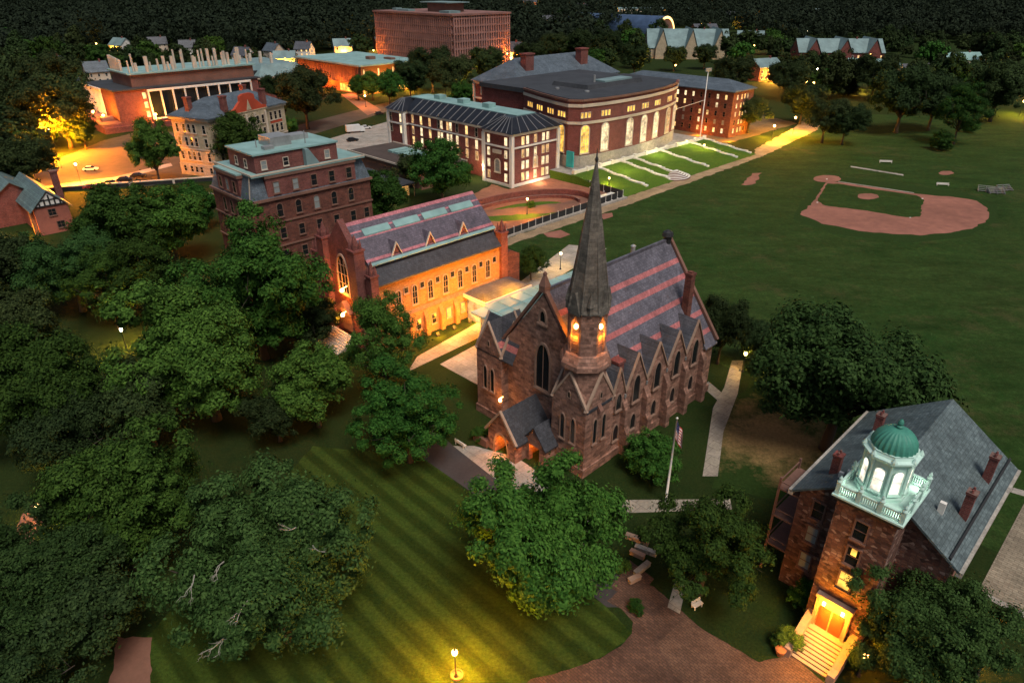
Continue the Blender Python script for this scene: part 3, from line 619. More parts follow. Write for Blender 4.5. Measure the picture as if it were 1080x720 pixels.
for k in range(5): b.box(-55.2 - k * .42 - .42, -54.6, 49.4, 52.6, 0, .9 - k * .18)
b.box(-57.2, -54.6, 52.7, 53.1, 0, 1.3); b.box(-57.2, -54.6, 48.9, 49.3, 0, 1.15); CH.part('steps', b, TRIMD, por)
b = MB(); b.lathe([(.05, 4.0), (.2, 4.15), (.22, 4.45), (.05, 4.6)], 10, (-57.0, 53.75)); b.tube([(-57.0, 54.3, 4.6), (-57.0, 53.8, 4.65)], .04, 6); CH.part('wall_lamp', b, BULBO)
CH.light(-57.0, 53.2, 4.4, 7, (1, .34, .05))

# ------------------------------------------------------------------ glass pavilion between chapel and theatre
GP = Bld('pavilion', 'low pavilion with flat pale teal metal roof between chapel and orange lit theatre', 'pavilion', -69, 78)
b = MB(); b.frus((-76.6, -61.5, 65.8, 92), 6.6, (-76.6, -61.5, 65.8, 92), 6.9)
for k in range(1, 9): b.box(-76.5, -61.6, 65.8 + k * 2.9, 65.9 + k * 2.9, 6.9, 6.98)
for k in range(1, 5): b.box(-76.6 + k * 3, -76.5 + k * 3, 65.8, 92, 6.9, 6.97)
GP.part('roof', b, TEAL)
b = MB(); b.box(-75.6, -62.3, 67.4, 91, .1, 6.55); GP.part('glass_wall', b, LITD)
b = MB()
for k in range(9):
    for x in (-75.75, -62.15): b.box(x - .1, x + .1, 67.2 + k * 3, 67.4 + k * 3, 0, 6.58)
for k in range(5): b.box(-75.75 + k * 3.4, -75.55 + k * 3.4, 67.15, 67.35, 0, 6.58)
GP.part('post', b, WHITE)

# ------------------------------------------------------------------ the theatre, flood-lit
TH = Bld('theatre', 'brick gothic theatre glowing orange from wall floodlights, purple slate roof with dormers', 'theatre', -94.3, 68)
X0, X1, Y0, Y1 = -101.8, -86.8, 54.6, 82.6; TXM = -94.3
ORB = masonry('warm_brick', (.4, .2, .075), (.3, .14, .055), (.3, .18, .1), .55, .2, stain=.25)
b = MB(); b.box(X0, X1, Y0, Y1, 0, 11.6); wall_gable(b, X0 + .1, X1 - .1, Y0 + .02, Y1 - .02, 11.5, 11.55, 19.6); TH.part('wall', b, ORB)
b = MB(); b.box(X1 + .003, X1 + .55, Y0 + .5, Y1 - 1.2, 0, 4.9); b.extr([(X1 + .003, Y0 + .5, 4.9), (X1 + .6, Y0 + .5, 4.9), (X1 + .003, Y0 + .5, 5.35)], (0, Y1 - Y0 - 1.7, 0))
for k in range(8):
    y = 57.1 + k * 3.35; b.extr([(X1 + .55, y - .4, 0), (X1 + 1.3, y - .4, 0), (X1 + 1.3, y - .4, 2.8), (X1 + .55, y - .4, 4.6)][::-1], (0, .8, 0))
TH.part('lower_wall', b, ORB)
TRF = slate('purple_slate', (.12, .095, .12), (.085, .07, .09), [(19.75, 20.3), (15.0, 15.35), (17.9, 18.1), (18.75, 18.95)], (.42, .14, .16))
b = MB(); gable_roof(b, X0 - .2, -88.9 + .6, Y0 + .3, Y1 - .3, 14.6, 20.2, ridge=TXM)
TH.part('upper_roof', b, TRF)
b = MB(); b.extr([(-89.6, Y0 + .3, 14.75), (X1 + .55, Y0 + .3, 11.45), (X1 + .55, Y0 + .3, 11.7), (-89.6, Y0 + .3, 15.05)][::-1], (0, Y1 - Y0 - .6, 0)); b.extr([(X0 - 2, Y0 + .3, 11.7), (X0 + .6, Y0 + .3, 14.75), (X0 + .6, Y0 + .3, 15.05), (X0 - 2, Y0 + .3, 11.95)][::-1], (0, Y1 - Y0 - .6, 0))
TH.part('lower_roof', b, SLATED)
b = MB(); b.extr([(-88.3, Y0 + .4, 14.72), (-87.95, Y0 + .4, 14.45), (-87.95, Y0 + .4, 14.62), (-88.3, Y0 + .4, 14.92)][::-1], (0, Y1 - Y0 - .8, 0)); TH.part('roof_flashing', b, TEAL)
sl = (20.2 - 14.6) / (TXM + 88.3)
zf = lambda x: 14.6 + (x + 88.3) * sl
for k in range(4):          # long roof lights
    y0 = 57.0 + k * 6.1
    b = MB(); b.extr([(-92.9, y0, zf(-92.9) + .02), (-92.0, y0, zf(-92.0) + .02), (-92.0, y0, zf(-92.0) + .22), (-92.9, y0, zf(-92.9) + .22)][::-1], (0, 5.2, 0)); TH.part('roof_light', b, TEAL)
for y in (60.6, 67.6, 75.0):
    d = MB(); d.extr([(-88.75, y - .95, 14.7), (-88.75, y + .95, 14.7), (-88.75, y, 16.9)], (-.2, 0, 0)); dm = TH.part('dormer', d, BRICKM)
    b = MB(); xi = -88.3 + (16.95 - 14.6) / sl
    for s in (-1, 1): b.extr([(-88.5, y + s * 1.1, 14.75), (-88.5, y, 17.05), (xi, y, 17.05), (-88.8, y + s * 1.1, 14.95)][::s], (0, 0, .14))
    TH.part('dormer_roof', b, TRF, dm)
    b = MB()
    for s in (-1, 1): b.extr([(-88.74, y + s * 1.0, 14.75), (-88.74, y, 16.95), (-88.74, y, 17.25), (-88.74, y + s * 1.2, 14.75)][::s], (.3, 0, 0))
    TH.part('bargeboard', b, CREAM, dm)
ROUND = wk('round', .95, 3.3, TRIM, .2, .12, 1, 2); SQ = wk('rect', .8, .95, TRIM, .14, .1, 0, 0); LOW = wk('rect', .9, 1.7, TRIM, .14, .1, 0, 1)
for k in range(7):
    y = 58.9 + k * 3.35
    TH.win(ROUND, X1, y, 6.2, 90, None); TH.win(SQ, X1, y + 1.65, 8.7, 90, None)
    TH.win(LOW, X1 + .56, y, 1.6, 90, LITY if k > 2 else None)
# front with two tall piers
b = MB(); b.box(-99.2, -89.4, 53.6, 54.7, 0, 15.5); b.extr([(-99.0, 53.6, 15.5), (-89.6, 53.6, 15.5), (-94.3, 53.6, 21.1)], (0, 1.1, 0)); TH.part('front_gable', b, BRICKM)
def pier(x, y, z, s=.75, name='pier', m=BRICKM):
    b = MB(); b.box(x - s, x + s, y - s, y + s, 0, z); b.box(x - s - .15, x + s + .15, y - s - .15, y + s + .15, z, z + .3)
    for dx in (-.6, .6):
        for dy in (-.6, .6): b.lathe([(.24, z + .3), (.24, z + 1.0), (.02, z + 1.9)], 5, (x + dx * s, y + dy * s))
    b.lathe([(s * .75, z + .3), (s * .7, z + .9), (.05, z + 2.6)], 6, (x, y)); return TH.part(name, b, m)
pier(-99.0, 53.5, 17.2, .95); pier(-89.6, 53.5, 17.2, .95); pier(-86.9, 54.3, 13.4, .7); pier(-87.0, 82.8, 13.8, .8); pier(-103.4, 54.3, 13.4, .7)
b = MB(); b.box(-103.6, -99.9, 54.2, 56, 0, 12.2); b.box(-88.7, -87.3, 54.0, 56, 0, 12.6); TH.part('aisle_front', b, BRICKM)
b = MB(); b.extr([(-87.3, 83, 0), (-87.3, 87.8, 0), (-87.3, 87.8, 8.4), (-87.3, 85.4, 9.6), (-87.3, 83, 8.4)], (-9, 0, 0)); TH.part('rear_block', b, BROWN2)
TH.win(wk('lancet', 3.0, 6.5, TRIM, .3, .2, 2, 3), -94.3, 53.6, 8.6, 0, None, label='large pointed front window')
b = MB(); b.box(-95.8, -92.8, 53.3, 53.58, 1.5, 5.2); b.extr([(-96.4, 52.6, 5.4), (-92.2, 52.6, 5.4), (-94.3, 52.6, 7.2)], (0, 1.0, 0)); TH.part('front_door', b, TRIMD)
b = MB()
for k in range(9): b.box(-98.0, -90.6, 52.6 - (k + 1) * .45, 52.6, 0, 1.45 - k * .16)
TH.part('front_steps', b, CREAM)
for (x, y, z, pw) in ((-93.6, 52.6, 9.4, 130), (-93.2, 51.9, 5.3, 110)):
    b = MB(); b.lathe([(.05, z - .3), (.32, z - .15), (.34, z + .2), (.1, z + .4)], 10, (x, y)); b.tube([(x, y, z + .35), (x, 53.6, z + .5)], .05, 6); TH.part('door_lamp', b, BULBO if z > 7 else BULB)
    TH.light(x - .2, y - .7, z, pw * .55, (1, .3, .03), .3)
for k in range(7):          # floodlights along the foot of the wall
    y = 57.3 + k * 3.7; x = X1 + 2.6
    b = MB(); b.box(x - .2, x + .2, y - .3, y + .3, .0, .35); b.extr([(x - .22, y - .28, .3), (x + .1, y - .28, .35), (x - .1, y - .28, .75)], (0, .56, 0)); TH.part('floodlight', b, DARK)
    TH.light(x + .8, y, 1.2 if k > 1 else 2.2, 48 if k in (2, 3, 4, 5) else 28, (1, .37, .02) if k > 1 else (1, .28, .015), .3)
    if k in (2, 4, 6): TH.light(x + 3.6, y, 7.6, 165, (1, .34, .006), .6)
b = MB(); b.box(-86.2, -80.4, 72.5, 84, 4.6, 5.0); b.frus((-86.2, -80.4, 72.5, 84), 5.0, (-85.5, -82.5, 74, 82), 5.6); TH.part('annex_roof', b, SLATE)
b = MB(); b.box(-86.2, -80.3, 72.35, 72.5, 4.4, 5.1); b.box(-80.4, -80.25, 72.5, 84, 4.4, 5.1); TH.part('annex_fascia', b, WHITE)
b = MB(); b.box(-85.8, -81, 73, 83.6, 0, 4.6); TH.part('annex_wall', b, LITD)
TH.light(-83.5, 71.4, 3.4, 10, (1, .5, .1)); 

# ------------------------------------------------------------------ mansard brownstone hall
JH = Bld('mansard_hall', 'four storey dark brownstone hall with teal flat roof and grey mansard corners', 'hall', -135, 67)
X0, X1, Y0, Y1 = -143.6, -126.4, 53.9, 81
b = MB(); b.box(X0, X1, Y0, Y1, 0, 16.6); b.box(X0 - .3, X1 + .3, Y0 - .3, Y1 + .3, 0, 2.2); JH.part('wall', b, BROWN2)
b = MB(); b.box(X0 - .45, X1 + .45, Y0 - .45, Y1 + .45, 16.6, 17.1); b.box(X0 - .22, X1 + .22, Y0 - .22, Y1 + .22, 11.9, 12.2); b.box(X0 - .22, X1 + .22, Y0 - .22, Y1 + .22, 7.0, 7.3); JH.part('ledge', b, TRIMD)
b = MB(); b.frus((X0 - .1, X1 + .1, Y0 - .1, Y1 + .1), 17.1, (X0 + 1.1, X1 - 1.1, Y0 + 1.1, Y1 - 1.1), 21.5); JH.part('mansard', b, SLATEB)
b = MB(); b.box(X1 - 3, X1 + .05, 57.6, 77.6, 17.1, 21.4); b.box(X0 + 3.5, X1 - 3.8, Y0 - .05, Y0 + 3, 17.1, 21.4); JH.part('attic_wall', b, BRICKM)
b = MB(); b.box(X1 - 3.1, X1 + .3, 57.4, 77.8, 20.9, 21.5); b.box(X0 + 3.3, X1 - 3.6, Y0 - .3, Y0 + 3, 20.9, 21.5); JH.part('attic_cornice', b, TRIMD)
b = MB(); b.box(X0 + .9, X1 + .35, Y0 + .9, Y1 - .9, 21.5, 21.8); b.box(X0 + 3.3, X1 - 3.6, Y0 - .3, Y0 + 1, 21.5, 21.78); JH.part('flat_roof', b, TEAL)
b = MB(); b.box(X0 + .8, X1 + .4, Y0 + .8, Y0 + 1.0, 21.78, 22.1); b.box(X1 + .2, X1 + .4, Y0 + 1, Y1 - .9, 21.78, 22.05)
for s in (0, 1):
    b.tube([(X1 + .1, Y0 - .1, 17.1), (X1 - 1.1, Y0 + 1.1, 21.6)], .13, 6)
JH.part('roof_edge', b, CREAM)
b = MB(); b.box(-139, -127.6, 56.6, 74.6, 21.8, 25.2); ph = JH.part('penthouse', b, BRICKM)
b = MB(); b.box(-139.3, -127.3, 56.3, 74.9, 25.2, 25.5); JH.part('penthouse_roof', b, TEAL, ph)
b = MB(); b.box(-136, -131, 62, 66.5, 25.5, 27.3); b.box(-131, -129.5, 60, 62, 25.5, 26.1); b.box(-137, -134, 68, 72, 25.5, 26.5); b.tube([(-130, 69, 25.5), (-130, 69, 28)], .12, 6); b.tube([(-133, 60, 25.5), (-133, 60, 27)], .12, 6); JH.part('roof_plant', b, STEEL, ph)
b = MB(); b.extr([(-127.55, 66.8, 21.85), (-127.55, 69.8, 21.85), (-127.55, 67.6, 25.1), (-127.55, 66.8, 25.1)], (1.2, 0, 0)); JH.part('stair_canopy', b, TEALD, ph)
JW = wk('rect', 1.15, 2.1, TRIMD, .16, .14, 0, 1); JA = wk('round', 1.15, 2.6, TRIMD, .16, .14, 0, 1); JP = wk('rect', 1.0, 1.5, CREAM, .12, .1, 0, 1)
rnd = random.Random(5)
for k in range(5):
    y = 59.6 + k * 4.1
    JH.win(JW, X1 + .06, y, 17.9, 90, BLIND if k in (0, 1) else None); JH.win(JA, X1, y, 13.1, 90, BLIND if k == 2 else None); JH.win(JW, X1, y, 8.6, 90, None); JH.win(JW, X1, y, 4.0, 90, None)
for y in (55.6, 79.4): JH.win(JW, X1, y, 8.6, 90, None)
for k in range(3):
    x = -138.4 + k * 3.1; JH.win(JW, x, Y0 - .06, 17.9, 0, BLIND if k == 1 else None); JH.win(JA, x, Y0, 13.1, 0, None); JH.win(JW, x, Y0, 8.6, 0, None)
for k in range(4): JH.win(JP, -127.6, 58.4 + k * 4.6, 22.5, 90, BLIND if k in (0, 3) else None)
for k in range(2): JH.win(JP, -135.5 + k * 4, 56.6, 22.5, 0, None)

# ------------------------------------------------------------------ beige hall with red curved gable (turned to its own street)
SH = Bld('beige_hall', 'beige stone hall with blue slate hip roof and red curved front gable', 'hall', 0, 0, R(22), loc=w(-214.8, 83.2))
b = MB(); b.box(-15, 0, 0, 34, 3.6, 17.4); SH.part('wall', b, TANSTONE)
b = MB(); b.box(-15.2, .2, -.2, 34.2, 0, 3.6); SH.part('basement', b, GREYSTONE)
b = MB(); b.box(-15.15, .15, -.15, 34.15, 8.1, 8.5); b.box(-15.5, .5, -.5, 34.5, 16.9, 17.5); SH.part('cornice', b, CREAM)
b = MB(); hip_roof(b, -15.9, .9, -.9, 34.9, 17.9, 22.6, 'y'); SH.part('roof', b, SLATEB)
b = MB(); b.box(0, .9, 9.3, 24.2, 3.6, 17.5); SH.part('front_bay', b, TANSTONE)
b = MB(); prof = [(8.6, 17.5), (24.8, 17.5), (24.6, 18.6), (22.6, 19.0), (21.0, 20.3), (20.0, 20.9), (19.8, 22.4), (18.4, 23.0), (15.0, 23.0), (13.6, 22.4), (13.4, 20.9), (12.4, 20.3), (10.8, 19.0), (8.8, 18.6)]
b.extr([(.95, y, z) for y, z in prof], (-.9, 0, 0)); ga = SH.part('red_gable', b, REDROOF, label='orange red stucco gable with stepped curved outline')
b = MB(); b.extr([(1.0, 15.6, 18.0), (1.0, 17.8, 18.0), (1.0, 16.7, 21.2)], (-.05, 0, 0)); b.box(.9, 1.05, 8.5, 24.9, 17.5, 17.8); SH.part('gable_ornament', b, TANSTONE, ga)
for (x, y) in ((-.8, 8.2), (-.8, 25.3), (-9, 2.2), (-13, 30)):
    b = MB(); b.box(x - .8, x + .8, y - .8, y + .8, 17.5, 22.9); b.box(x - .95, x + .95, y - .95, y + .95, 22.9, 23.3); SH.part('chimney', b, BRICKM)
SW = wk('rect', 1.15, 2.5, CREAM, .16, .14, 0, 1); SB = wk('rect', 1.1, 1.7, GREYSTONE, .14, .14, 0, 1)
for k, x in enumerate((-13, -10.2, -8.2, -6.2, -2.2)):
    for z in (4.9, 9.2, 13.2): SH.win(SW, x, 0, z, 0, None)
    SH.win(SB, x, -.2, 1.2, 0, None)
for y in (3.2, 5.6, 27, 29.2, 31.4):
    for z in (4.9, 9.2, 13.2): SH.win(SW, 0, y, z, 90, None)
for y in (11.2, 13.6, 19.8, 22.2):
    for z in (9.2, 13.2): SH.win(SW, .9, y, z, 90, None)
SH.win(wk('round', 3.0, 4.6, CREAM, .3, .2, 2, 2), .9, 16.7, 11.2, 90, None, label='large round headed central window')
b = MB()
for y in (10, 14.8, 18.5, 23.4): b.tube([(1.25, y, 8.6), (1.25, y, 16.8)], [.42, .36], 10)
SH.part('column', b, CREAM)
b = MB(); b.box(.02, .1, 26.4, 32.1, 12.1, 12.9); SH.part('spandrel', b, REDROOF)

# ------------------------------------------------------------------ red brick hall with white pilasters
SEAMR = plain('dark_glassy_roofing', (.022, .024, .03), (.014, .015, .02), .8, .3)
BH = Bld('brick_hall', 'red brick hall with white pilasters, lit windows and dark seamed roof', 'hall', -170, 148)
def bo(b, x0, x1, y0, y1): b.box(x0, x1, y0, y1, 0, 15.0)
b = MB(); bo(b, -155, -143.2, 140.6, 160.4); bo(b, -197, -154, 143.2, 158.5); bo(b, -204.5, -196, 141.2, 160.4); BH.part('wall', b, BRICK)
b = MB()
for (x0, x1, y0, y1) in ((-155, -143.2, 140.6, 160.4), (-204.5, -196, 141.2, 160.4)):
    for x in (x0, x1):
        for y in (y0, y1): b.box(x - .55, x + .55, y - .55, y + .55, 0, 14.7)
    for z0, z1 in ((11.1, 11.55), (14.7, 15.5)): b.box(x0 - .35, x1 + .35, y0 - .35, y1 + .35, z0, z1)
    b.box(x0 - .3, x1 + .3, y0 - .3, y1 + .3, 0, .8)
for z0, z1 in ((11.15, 11.5), (14.75, 15.45)): b.box(-196.2, -154.8, 142.95, 158.8, z0, z1)
BH.part('white_trim', b, WHITE)
for nm, r0, r1 in (('roof', (-155.9, -142.3, 139.7, 161.3), (-151, -147, 144.5, 156)), ('roof', (-196.5, -150, 142.4, 159.3), (-196.4, -150.5, 147.2, 155.5)), ('roof', (-205.4, -195.3, 140.3, 161.3), (-201, -199.5, 145, 156.5))):
    b = MB(); b.frus(r0, 15.5, r1, 19.1); BH.part(nm, b, SEAMR)
b = MB(); b.box(-200, -148, 147.5, 155.4, 18.9, 19.3)
for x in (-190, -178, -166): b.box(x, x + 3, 150, 153, 19.3, 20.6)
BH.part('roof_walk', b, TEAL)
b = MB()
for k in range(13): x = -193 + k * 3.3; b.tube([(x, 142.4, 15.62), (x + .9, 147.2, 19.16)], .1, 5)
for k in range(7): t = k / 6; b.tube([(-155.9 + 13.6 * t, 139.7, 15.6), (-151 + 4 * t, 144.5, 19.15)], .1, 5); b.tube([(-142.3, 139.7 + 21.6 * t, 15.6), (-147, 144.5 + 11.5 * t, 19.15)], .1, 5)
for k in range(5): t = k / 4; b.tube([(-205.4 + 10.1 * t, 140.3, 15.6), (-201 + 1.5 * t, 145, 19.15)], .1, 5)
BH.part('roof_seam', b, plain('seam_metal', (.22, .22, .23), None, 1, .5))
BW = wk('rect', 1.15, 2.3, CREAM, .1, .1, 0, 1, False); BWS = wk('rect', 1.15, 2.6, CREAM, .1, .1, 0, 1, False)
rr = random.Random(3)
for z in (1.4, 4.8, 8.2, 11.9):
    for j, y in enumerate((145.2, 147.1, 150.5, 153.9, 155.8)): BH.win(BW, -143.2, y, z, 90, rr.choice([LITW, LIT, LITW, LITD, LITW]))
    for x in (-153, -145.6): BH.win(BW, x, 140.6, z, 0, rr.choice([LITW, LITW, LITY, LITD]))
BH.win(wk('round', 2.0, 3.6, CREAM, .3, .2, 0, 2), -149.2, 140.6, 3.8, 0, BLIND, label='round headed window in the end bay'); BH.win(wk('round', 1.6, 3.2, CREAM, .25, .2, 0, 2), -143.2, 150.5, 4.7, 90, LITW, label='round headed window over the end door')
for z in (4.8, 8.2, 11.9):
    for k in range(9):
        x = -193.5 + k * 4.6
        BH.win(BWS, x, 143.2, z, 0, rr.choice([LITW, LITW, LIT, LITD, None]) )
        if k in (3, 4): BH.win(BWS, x + 1.5, 143.2, z, 0, LITW)
for z in (8.2, 11.9):
    for x in (-203.2, -197.6): BH.win(BWS, x, 141.2, z, 0, rr.choice([LITW, None]))
b = MB(); b.box(-151, -147.4, 140.2, 140.55, 9.2, 10.3); BH.part('name_panel', b, CREAM)
BH.light(-157, 139.5, 4, 90, (1, .7, .35)); BH.light(-141, 150, 1.5, 60, (1, .6, .3))

# ------------------------------------------------------------------ construction sheds in the yard behind
YS = Bld('shed', 'dark flat roofed building with teal roof lights in front of the brick hall', 'shed', -175, 125)
b = MB(); b.box(-196, -160, 120, 136, 0, 5.4); YS.part('wall', b, TRIMD)
b = MB(); b.box(-197, -159, 119, 137, 5.4, 5.9); YS.part('roof', b, plain('brown_roof', (.085, .06, .05), (.06, .045, .04), 1, .9))
b = MB()
for k in range(5): b.box(-186 + k * 3.2, -183.6 + k * 3.2, 127, 134, 5.9, 6.5)
YS.part('roof_light', b, TEAL)
b = MB(); b.box(-197.1, -158.9, 136.8, 137.1, 5.7, 6.2); b.box(-197.1, -158.9, 118.9, 119.2, 5.7, 6.2); YS.part('roof_edge', b, CREAM)
YK = Bld('shed', 'low dark roofed shed lit orange underneath behind the mansard hall', 'shed', -170, 108)
b = MB(); b.box(-180, -156, 103, 115, 3.6, 4.0); YK.part('roof', b, FLATDARK)
b = MB()
for k in range(7):
    for y in (103.3, 114.7): b.box(-179.8 + k * 3.9, -179.5 + k * 3.9, y - .15, y + .15, 0, 3.6)
YK.part('post', b, DARK)
b = MB(); b.box(-178, -158, 113.9, 114.2, 0, 3.4); YK.part('back_wall', b, TANSTONE)
YK.light(-168, 108, 2.8, 160, (1, .5, .15)); YK.light(-158, 101, 2.5, 130, (1, .75, .35))

# ------------------------------------------------------------------ curved brick library and the older block behind it
LB = Bld('curved_library', 'curved red brick library with tall arched windows above white terraces', 'library', -150, 195)
cur = [(-168.6, 171.4), (-158, 167.4), (-148, 164.3), (-141.5, 163.0), (-138.2, 165.5), (-136.4, 174), (-135.8, 182), (-135.7, 190), (-136.1, 198), (-137.1, 206), (-138.9, 214), (-141.2, 220.5), (-144.5, 226)]
body = cur + [(-168.6, 226)]
b = MB(); b.prism(body, 0, 22.7); LB.part('wall', b, BRICK)
def along(z0, z1, out, m, name):
    b = MB(); 
    for i in range(len(cur) - 1):
        a, c = Vector(cur[i]), Vector(cur[i + 1]); t = (c - a).normalized(); nrm = Vector((t.y, -t.x)); e = t * .12
        b.prism([tuple(a - e + nrm * .003), tuple(a - e + nrm * out), tuple(c + e + nrm * out), tuple(c + e + nrm * .003)], z0, z1)
    return LB.part(name, b, m)
along(TZ - .3, 6.2, .32, GREYSTONE, 'stone_base'); along(15.6, 16.4, .25, CREAM, 'string_course'); along(20.6, 21.5, .3, CREAM, 'frieze'); along(22.3, 22.9, .45, TRIMD, 'cornice')
b = MB(); b.prism([(x * .985 - 2.3, (y - 195) * .975 + 195) for x, y in body], 22.7, 22.95); LB.part('flat_roof', b, FLATDARK)
b = MB(); b.frus((-166, -150, 182, 212), 22.9, (-165.5, -150.5, 182.5, 211.5), 24.2); ph = LB.part('penthouse', b, FLATDARK)
b = MB(); b.box(-156, -151, 192, 207, 24.2, 24.7); LB.part('roof_light', b, TEALD, ph)
b = MB(); b.tube([(-154, 190, 24), (-154, 190, 26.5)], .4, 8); b.tube([(-147, 178, 22.9), (-147, 178, 23.4)], .8, 10); b.tube([(-158, 176, 22.9), (-158, 176, 23.5)], .7, 10); LB.part('roof_vent', b, STEEL)
AW = wk('round', 3.1, 8.2, CREAM, .28, .2, 3, 7, True, .09); AWS = wk('rect', .85, 1.5, CREAM, .14, .12, 0, 0, False); BSW = wk('rect', .9, 1.6, GREYSTONE, .12, .12, 0, 0, False)
SL = [0.]
for i in range(len(cur) - 1): SL.append(SL[-1] + (Vector(cur[i + 1]) - Vector(cur[i])).length)
def onc(s):
    for i in range(len(cur) - 1):
        if s <= SL[i + 1]:
            a, c = Vector(cur[i]), Vector(cur[i + 1]); f = (s - SL[i]) / (SL[i + 1] - SL[i]); t = (c - a).normalized()
            return a.lerp(c, f), math.degrees(math.atan2(t.y, t.x))
def lwin(kind, s, z, pane):
    P, a = onc(s); nx, ny = math.sin(R(a)), -math.cos(R(a)); LB.win(kind, P.x + nx * .03, P.y + ny * .03, z, a, pane)
for s, pane in ((5, LITY), (12, LITY), (19, LITY), (25.2, LITY), (34, LITY), (42, LITW), (54, LITW), (62, LITW), (70, LITW), (80, LITD), (88, LITW)):
    lwin(AW, s, 7.0, pane)
    for d in (-1.4, 0, 1.4): lwin(AWS, s + d, 17.5, LITY)
    for d in (-.9, .9): lwin(BSW, s + d, 3.6, LITD if s in (34, 42) else None)
LB.light(-127, 175, 6, 75, (1, .8, .3)); LB.light(-131, 198, 6, 75, (1, .85, .4)); LB.light(-132, 218, 6, 70, (1, .85, .35))  # unseen lights added in mid-air to brighten the grass bank
OB = Bld('old_library_block', 'older brick library block with blue slate hip roof and two chimneys', 'library', -204, 222)
b = MB(); b.box(-216, -192, 191.2, 252, 0, 19); OB.part('wall', b, BRICK)
b = MB(); 
for z0, z1 in ((12.6, 13.2), (18.2, 19.2)): b.box(-216.4, -191.6, 190.8, 252.4, z0, z1)
for x in (-216, -192): b.box(x - .5, x + .5, 190.7, 191.7, 0, 18.2)
OB.part('trim', b, CREAM)
b = MB(); hip_roof(b, -217, -191, 190.2, 253, 19.5, 27.5, 'y', 11.5); OB.part('roof', b, SLATEB)
for y in (203.5, 236): 
    b = MB(); b.box(-200.2, -197.2, y - 2.2, y + 2.2, 20, 29.0); b.box(-200.5, -196.9, y - 2.5, y + 2.5, 29, 29.5); OB.part('chimney', b, BRICKM)
OW = wk('rect', .9, 2.6, CREAM, .16, .14, 0, 1, False)
for x in (-210.8, -204, -197.2):
    for d in (-1, 1): OB.win(OW, x + d * .8, 191.2, 14.3, 0, BLIND); OB.win(OW, x + d * .8, 191.2, 8.5, 0, None)
b = MB(); b.frus((-191.6, -168, 172, 226), 21, (-191.6, -168, 172, 226), 22.5); OB.part('link_roof', b, FLATDARK)
b = MB(); b.box(-191.5, -168.7, 173, 226, 0, 21); OB.part('link_wall', b, BRICK)
for i, (rx, ry, hh_) in enumerate(((9.2, 17.5, .9), (12.2, 21.5, 1.5))):
    CW = Bld('courtyard_wall', ['inner low curved brick wall round the courtyard oval', 'outer low curved brick wall round the courtyard oval'][i], 'wall', -124.5, 127, group='curved courtyard walls')
    b = MB(); ts = [R(70 + 8 * k) for k in range(20)]
    for k in range(19):
        f = lambda t, g: (-124.5 + (rx + g) * math.cos(t) + 2.2 * math.sin(t), 127 + (ry + g) * math.sin(t))
        b.prism([f(ts[k], -.3), f(ts[k + 1], -.3), f(ts[k + 1], .3), f(ts[k], .3)], 0, hh_)
    CW.part('wall', b, BRICKM)
# white terrace walls and stairs on the grass bank
def bank_z(p):
    for i in range(len(BKP) - 1):
        (p0, z0), (p1, z1) = BKP[i], BKP[i + 1]
        if p1 <= p <= p0: return z0 + (z1 - z0) * (p0 - p) / (p0 - p1)
    return 0.
tw_ = MB(); tw_.box(-134.6, -134.1, 158, 232, TZ - .5, TZ + .95)
for k in range(13): tw_.box(-134.85, -133.85, 158 + k * 6.1, 159 + k * 6.1, TZ - .5, TZ + 1.3)
T = Bld('terrace_wall', 'long white terrace balustrade at the foot of the curved library', 'wall', -134.3, 195); T.part('parapet', tw_, WHITE)
for i, q in enumerate((169.5, 181.5, 188.0, 203.5, 222.0, 231.5)):
    b = MB(); k0 = 9
    for k in range(14):
        p = -134.0 + k * 1.35; z = bank_z(p + .7); b.box(p, p + 1.35, q - .55, q + .55, z - .6, z + .35 + (.0 if k % 2 else .06))
        if k > 12 and i == 2: break
    B = Bld('terrace_stair', ['white stepped kerb down the bank nearest the spire', 'white stepped kerb just before the fan steps', 'white stepped kerb leading into the fan steps', 'white stepped kerb beyond the fan steps', 'white stepped kerb second from the far lamp lit lawn', 'white stepped kerb at the far edge of the bank'][i], 'stair', -124, q, group='white kerbs down the grass bank')
    B.part('steps', b, WHITE)
B = Bld('fan_steps', 'white semicircular fan of steps at the bottom of the grass bank', 'steps', -115, 186)
b = MB(); b2 = MB()
for k in range(6):
    r = 5.6 - k * .75; ring = lambda r: [(-116.6 - k * .1 + r * math.cos(t) * .85, 186 + r * math.sin(t)) for t in [-math.pi / 2 + j * math.pi / 14 for j in range(15)]]
    b2.prism(ring(r), 0, .32 + k * .3); b.prism(ring(r - .12), .32 + k * .3, .37 + k * .3)
B.part('tread', b, WHITE); B.part('riser', b2, TRIMD)  # risers get a darker colour in place of shade, so the steps read
# far dormitory
FD = Bld('dormitory', 'five storey brown brick dormitory with grey hip roof behind the bank', 'dormitory', -150, 258)
b = MB(); b.box(-190, -135, 250.4, 266, 0, 16.6); FD.part('wall', b, BROWN2)
b = MB(); hip_roof(b, -191, -134.2, 249.6, 266.8, 17.2, 20.4, 'x', 8); FD.part('roof', b, SLATEB)
DW = wk('rect', .95, 1.7, TRIMD, .12, .1, 0, 1, False)
for fz in (1.5, 4.6, 7.7, 10.8, 13.9):
    for j, y in enumerate((253.5, 256.8, 259, 261.2)): FD.win(DW, -135, y, fz, 90, LIT if (j in (1, 2)) else rr.choice([None, LITW]))
    for k in range(9): FD.win(DW, -138 - k * 3.6, 250.4, fz, 0, rr.choice([None, None, LITW, BLIND, LIT]))
FD.light(-131, 245, 1.6, 130, (1, .36, .02), .5); FD.light(-146, 246.5, 1.6, 130, (1, .3, .02), .5); FD.light(-126, 262, 2.5, 240, (1, .42, .02), .5)

